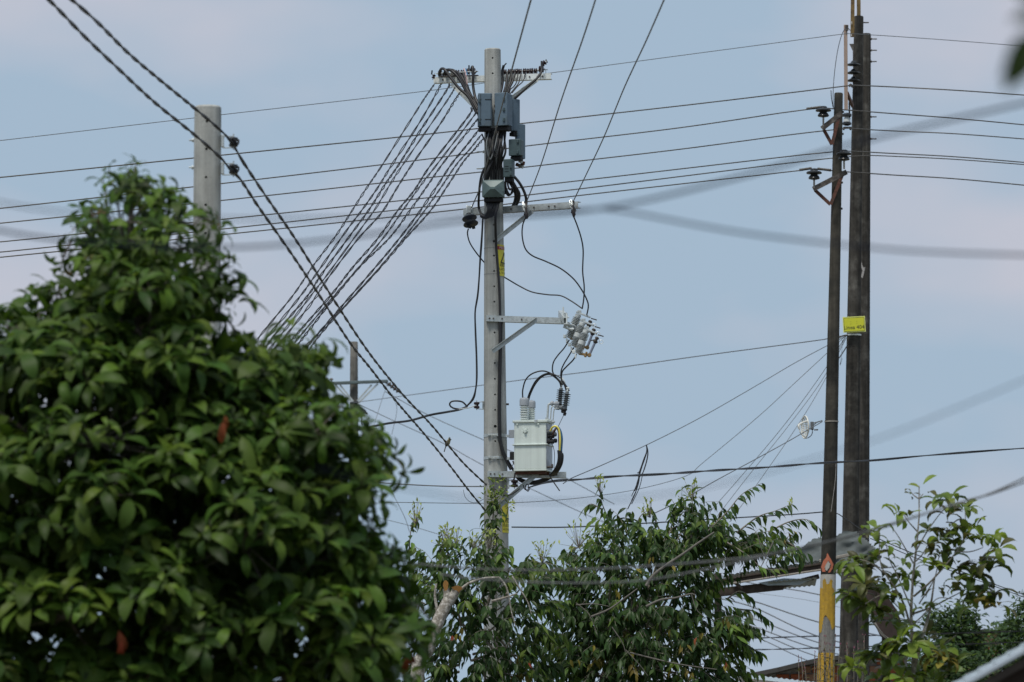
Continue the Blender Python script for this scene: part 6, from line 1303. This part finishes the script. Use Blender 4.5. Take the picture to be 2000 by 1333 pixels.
for k in range(26):
    x, y = rnd.gauss(997, 5), rnd.uniform(975, 1005); p = P(x, y, 65.5); fv.leaf(p, V((rnd.gauss(.3, .5), 0, rnd.gauss(0, .8))), V((0, -1, .6)), rnd.uniform(.2, .35), 2)
part('stem', tw, M_twig, vn, kind='stuff'); fv.build(vn, 300, 6)
cable('tangled dark vine loops crossing the pole below the platform', [(955, 960, 65.6), (965, 955, 65.58), (975, 963, 65.56), (985, 968, 65.6), (1000, 965, 65.6), (1015, 955, 65.66)], .008, name='vine', cat='vine')

# ------------------------------------------------------------------ young tree on the right
YY = 45.0
yt = T('young_tree', 'sparse young tree with drooping leaves in front of the dark poles on the right', 'tree', V((P(1784, 1340, YY).x, YY, 0)))
def bt(name, pts, r0, r1, m=M_twig):
    pp = spline(pts, 22); return part(name, MB().tube(pp, [r0 + (r1 - r0) * i / 21 for i in range(22)], 8), m, yt)
pz = lambda L_: [P(x, y, YY + (q[0] if q else 0)) for x, y, *q in L_]
bt('trunk', [V(yt.location)] + pz([(1784, 1315), (1787, 1290), (1777.5, 1225), (1781, 1176), (1784, 1111), (1790, 1069), (1795, 1014), (1795, 949)]), .045, .004, M_bark)
bt('limb', pz([(1784, 1306), (1800, 1250), (1816, 1192, .1), (1826, 1127, .15)]), .02, .005, M_bark)
for k, b_ in enumerate(([(1776, 1215), (1765, 1180), (1751, 1153, -.1), (1729, 1121, -.15), (1719, 1095, -.15), (1717, 1036, -.15)], [(1784, 1101), (1770, 1075), (1755, 1049), (1742, 1030)], [(1785, 1165), (1820, 1134, -.1), (1868, 1078, -.2), (1885, 1043, -.2), (1885, 997, -.2)], [(1868, 1078, -.2), (1895, 1078, -.2), (1920, 1070, -.2)],
             [(1784, 1199), (1820, 1186, .1), (1859, 1166, .15), (1891, 1150, .15)], [(1800, 1267), (1836, 1262), (1868, 1241)], [(1745, 1262), (1735, 1250), (1706, 1218), (1696, 1199)], [(1780, 1190), (1755, 1130), (1738, 1095), (1730, 1060)], [(1790, 1075), (1810, 1040), (1835, 1005), (1850, 990)], [(1795, 975), (1785, 968), (1778, 960)], [(1795, 975), (1803, 965)], [(1729, 1121, -.15), (1700, 1100, -.3), (1680, 1093, -.3)], [(1720, 1110), (1745, 1108), (1755, 1105)],
             [(1751, 1153), (1715, 1165, -.2), (1690, 1180, -.3)], [(1793, 1040), (1775, 1020), (1765, 1005)], [(1784, 1101), (1800, 1085), (1815, 1060)], [(1795, 1180), (1825, 1130), (1835, 1080)], [(1868, 1120), (1920, 1130), (1940, 1165)], [(1777, 1225), (1805, 1200), (1830, 1170), (1860, 1170)])):
    bt('branch', pz(b_), .009 if k in (2, 4, 5, 0) else .006, .003)
LY = variants(.155, .058, 'ob', (1.6, 2.2, 1.1, 2.6, .7, 1.9))
fy = Foliage(LY, [L_yg, L_ygl, L_olive, L_yel])
o2 = lambda x, y: (1560 + x / 3.08, 900 + y / 3.08)
cl = [(740, 150, 2, 1, .8), (680, 190, 4, 2, .4), (600, 315, 5, 1, .9), (665, 315, 5, 1, .9), (470, 405, 6, 1, .9), (430, 430, 4, 1, .9), (545, 485, 6, 1, .9), (840, 225, 7, 0, 1), (910, 225, 7, 0, 1), (890, 300, 6, 2, 1), (1000, 280, 9, 1, .95), (1055, 385, 6, 1, .95), (970, 385, 3, 0, .9), (630, 590, 3, 0, .8), (900, 400, 8, 2, 1), (780, 410, 6, 0, 1), (860, 460, 9, 0, 1), (780, 490, 6, 2, .9), (990, 460, 8, 0, .95), (1100, 440, 6, 1, .9), (1170, 450, 7, 1, .95), (1200, 520, 6, 1, .95),
      (820, 620, 10, 1, .95), (770, 560, 4, 0, .8), (860, 540, 6, 2, .9), (930, 560, 5, 0, .9), (1090, 600, 10, 2, 1.25), (1150, 620, 10, 0, 1.2), (1050, 680, 7, 0, 1.25), (960, 620, 3, 0, .9), (500, 650, 6, 2, 1), (600, 655, 3, 0, .8), (470, 740, 8, 2, 1), (560, 770, 8, 0, 1), (600, 830, 6, 1, 1.1), (330, 600, 7, 1, 1.2), (380, 620, 7, 0, 1.2), (290, 600, 4, 1, 1.0), (340, 790, 12, 0, 1.2), (400, 740, 10, 2, 1.1), (380, 860, 10, 0, 1.3), (450, 560, 3, 2, 1.1), (450, 880, 6, 0, 1.2), (950, 710, 4, 0, 1), (1000, 770, 8, 1, .95), (1080, 790, 10, 0, 1.1), (1180, 780, 8, 2, 1.1), (1200, 860, 7, 3, 1.1), (1060, 850, 4, 3, 1.2),
      (750, 870, 4, 0, .8), (830, 880, 4, 0, .8), (650, 680, 5, 1, .9), (700, 730, 5, 0, .9), (840, 760, 3, 2, .8), (600, 1080, 8, 1, 1.2), (680, 1080, 8, 1, 1.2), (440, 1150, 9, 0, 1.1), (500, 1170, 9, 0, 1.1), (560, 1240, 12, 1, 1.2), (690, 1290, 12, 1, 1.2), (620, 1300, 10, 1, 1.2), (320, 1240, 9, 1, 1.0), (340, 1230, 5, 1, 1.0), (850, 1140, 6, 1, 1.1), (880, 1190, 8, 3, 1.0), (820, 1180, 6, 3, 1.0), (900, 1260, 9, 0, 1.1), (780, 1310, 10, 1, 1.1), (560, 950, 4, 0, 1.2), (640, 960, 4, 0, 1.2), (460, 960, 4, 1, 1.3), (480, 1310, 8, 1, 1.1), (760, 1050, 5, 2, .9), (590, 1150, 8, 0, 1.1)]
for (x, y, n_, mi, sc) in cl:
    c = P(*o2(x, y), YY + rnd.uniform(-.35, .1) + (.15 if 500 < x < 800 else 0))
    fy.rosette(c, V((rnd.gauss(0, .35), rnd.gauss(-.3, .3), 1)), int(n_ * 1.2 + .5), sc * 1.1, (lambda m_=mi: m_ if rnd.random() < .72 else rnd.choice((0, 1, 2))), 1.1, .05)
fy.build(yt, 300, 5)
print('young leaves', len(fy.L))

# ------------------------------------------------------------------ far trees at the lower right
LF = variants(.16, .06, 'el', (.6, 1.0, .3), (.3, .5))
def far_tree(label, Y0, poly, n_, maxt, tx):
    root = T('far_tree', label, 'tree', V((P(tx, 1300, Y0).x, Y0, 0)), 'far trees at the lower right')
    top_ = P(tx, min(p[1] for p in poly) + 40, Y0)
    part('trunk', MB().tube(spline([V(root.location), V(root.location).lerp(top_, .6) + V((.1, 0, 0)), top_], 10), [.14 - .012 * i for i in range(10)], 8), M_barkd, root)
    f_ = Foliage(LF, [L_far, L_mid, L_midl])
    for (c, x, y, q, e) in crown_points(poly, Y0, n_, maxt, .6):
        if noise.noise(V((x * .03, y * .03, Y0))) < -.28: continue
        for k in range(6): f_.leaf(c + V((rnd.gauss(0, .09), rnd.gauss(0, .09), rnd.gauss(0, .07))), V((rnd.gauss(0, 1), rnd.gauss(0, 1), rnd.gauss(-.2, .5))), V((rnd.gauss(0, .4), rnd.gauss(-.4, .4), 1)), rnd.uniform(.6, 1.1), 0 if rnd.random() < .6 else (1 if rnd.random() < .7 else 2))
    f_.build(root, 0); return root
far_tree('far feathery tree just right of the young tree trunk', 112, [(1800, 1400), (1800, 1290), (1815, 1240), (1808, 1215), (1840, 1190), (1880, 1185), (1905, 1200), (1915, 1240), (1900, 1300), (1900, 1400)], 900, 1.2, 1850)
far_tree('far tree in front of the pink plastered house', 118, [(1890, 1400), (1895, 1270), (1925, 1262), (1945, 1225), (1970, 1205), (1990, 1215), (2010, 1240), (2010, 1400)], 900, 1.2, 1950)
far_tree('far dark tree cut by the right edge, the tallest of the far ones', 108, [(1968, 1260), (1975, 1215), (1985, 1180), (2005, 1160), (2080, 1150), (2080, 1400), (1968, 1400)], 800, 1.2, 2020)
far_tree('low far tree beneath the young tree', 104, [(1690, 1400), (1700, 1320), (1730, 1305), (1780, 1270), (1820, 1262), (1870, 1268), (1910, 1280), (1930, 1400)], 900, 1.0, 1770)

# flowering weeds round the candle pole
LW = variants(.12, .03, 'nr', (.4, .8), (.3,))
for j, (lb, xs, Yw) in enumerate((('wiry weed with purple pink flower spikes left of the candle pole', (1566, 1575, 1586, 1594, 1560), 80), ('tall pink flowered weed climbing over the foot of the candle pole', (1600, 1608, 1615, 1622, 1628, 1612), 82.5), ('pink flowered weed before the foot of the tallest pole', (1640, 1650, 1662, 1672, 1684, 1690, 1656), 84))):
    wr = T('flowering_weed', lb, 'weed', V((P(xs[0], 1333, Yw).x, Yw, 0)), 'flowering weeds round the dark poles'); fw = Foliage(LW, [L_olive, L_pink, L_tip]); st_ = MB()
    for x in xs:
        for q_ in range(2 if j == 1 else 1):
            x_ = x + rnd.uniform(-3, 3); yt_ = rnd.uniform(1240, 1290) if j else rnd.uniform(1272, 1300)
            pts = spline([P(x_ + rnd.uniform(-4, 4), 1420, Yw), P(x_ + rnd.uniform(-3, 3), 1330, Yw), P(x_ + rnd.uniform(-5, 5), yt_, Yw)], 14); st_.tube(pts, .0045, 5, cap=False)
            for i in range(5, 14):
                y_ = px_of(pts[i])[1]
                for _ in range(2):
                    if y_ < yt_ + 22: fw.leaf(pts[i] + V((rnd.gauss(0, .01), 0, 0)), V((rnd.gauss(0, .35), rnd.gauss(0, .3), 1)), V((0, -1, 0)), rnd.uniform(.22, .42), 1 if rnd.random() < .7 else 2)
                    else: fw.leaf(pts[i], V((rnd.gauss(0, 1), rnd.gauss(-.3, .5), rnd.gauss(.1, .5))), V((0, -.6, 1)), rnd.uniform(.3, .75), 0 if rnd.random() < .75 else 2)
    part('stem', st_, M_twig, wr, kind='stuff'); fw.build(wr, 120, 4)

# nearest blurred spray at the top right corner
nt_ = T('near_tree', 'strongly blurred leafy spray at the top right corner, closest to the camera', 'tree', V((2.1, 7.6, 0)))
f9 = Foliage(variants(.085, .034, 'el', (.5, .9, .3), (.3,)), [L_bigd, L_big])
t9 = MB().tube(spline([V((2.1, 7.6, 0)), V((2.05, 7.6, 1.6)), V((1.9, 7.5, 2.6)), V((1.4, 7.4, 3.0))], 20), [.07 - .002 * i for i in range(20)], 10); part('trunk', t9, M_barkd, nt_)
brp = spline([V((1.4, 7.4, 3.0)), P(2300, -60, 7.2), P(2080, 30, 7.0), P(2020, 70, 7.0)], 14); part('branch', MB().tube(brp, [.014 - .0009 * i for i in range(14)], 6), M_barkd, nt_)
for (x, y, dx, dz, sc) in ((2042, 60, -.62, -.7, 1.0), (2026, 80, -.55, -.85, .95), (2040, 30, -.9, -.1, .55), (2038, 5, -.8, .45, .8), (2045, 100, .1, -1, 1.0), (2060, 60, .5, -.8, 1.1)):
    f9.leaf(P(x, y, 7.0), V((dx, rnd.uniform(-.1, .1), dz)), V((rnd.uniform(-.2, .2), -1, .2)), sc, 0)
for k in range(60): f9.leaf(brp[rnd.randrange(2, 10)] + V((rnd.gauss(.12, .07), rnd.gauss(0, .08), rnd.gauss(.02, .06))), V((rnd.gauss(0, 1), rnd.gauss(0, 1), rnd.gauss(-.3, .6))), V((0, 0, 1)), rnd.uniform(.8, 1.1), rnd.randrange(2))
f9.build(nt_, 300, 5)
print('objects', len(SC.objects))

for o in SC.objects:
    if 'label' in o and len(o['label'].split()) > 16: print('LONG', len(o['label'].split()), o['label'])
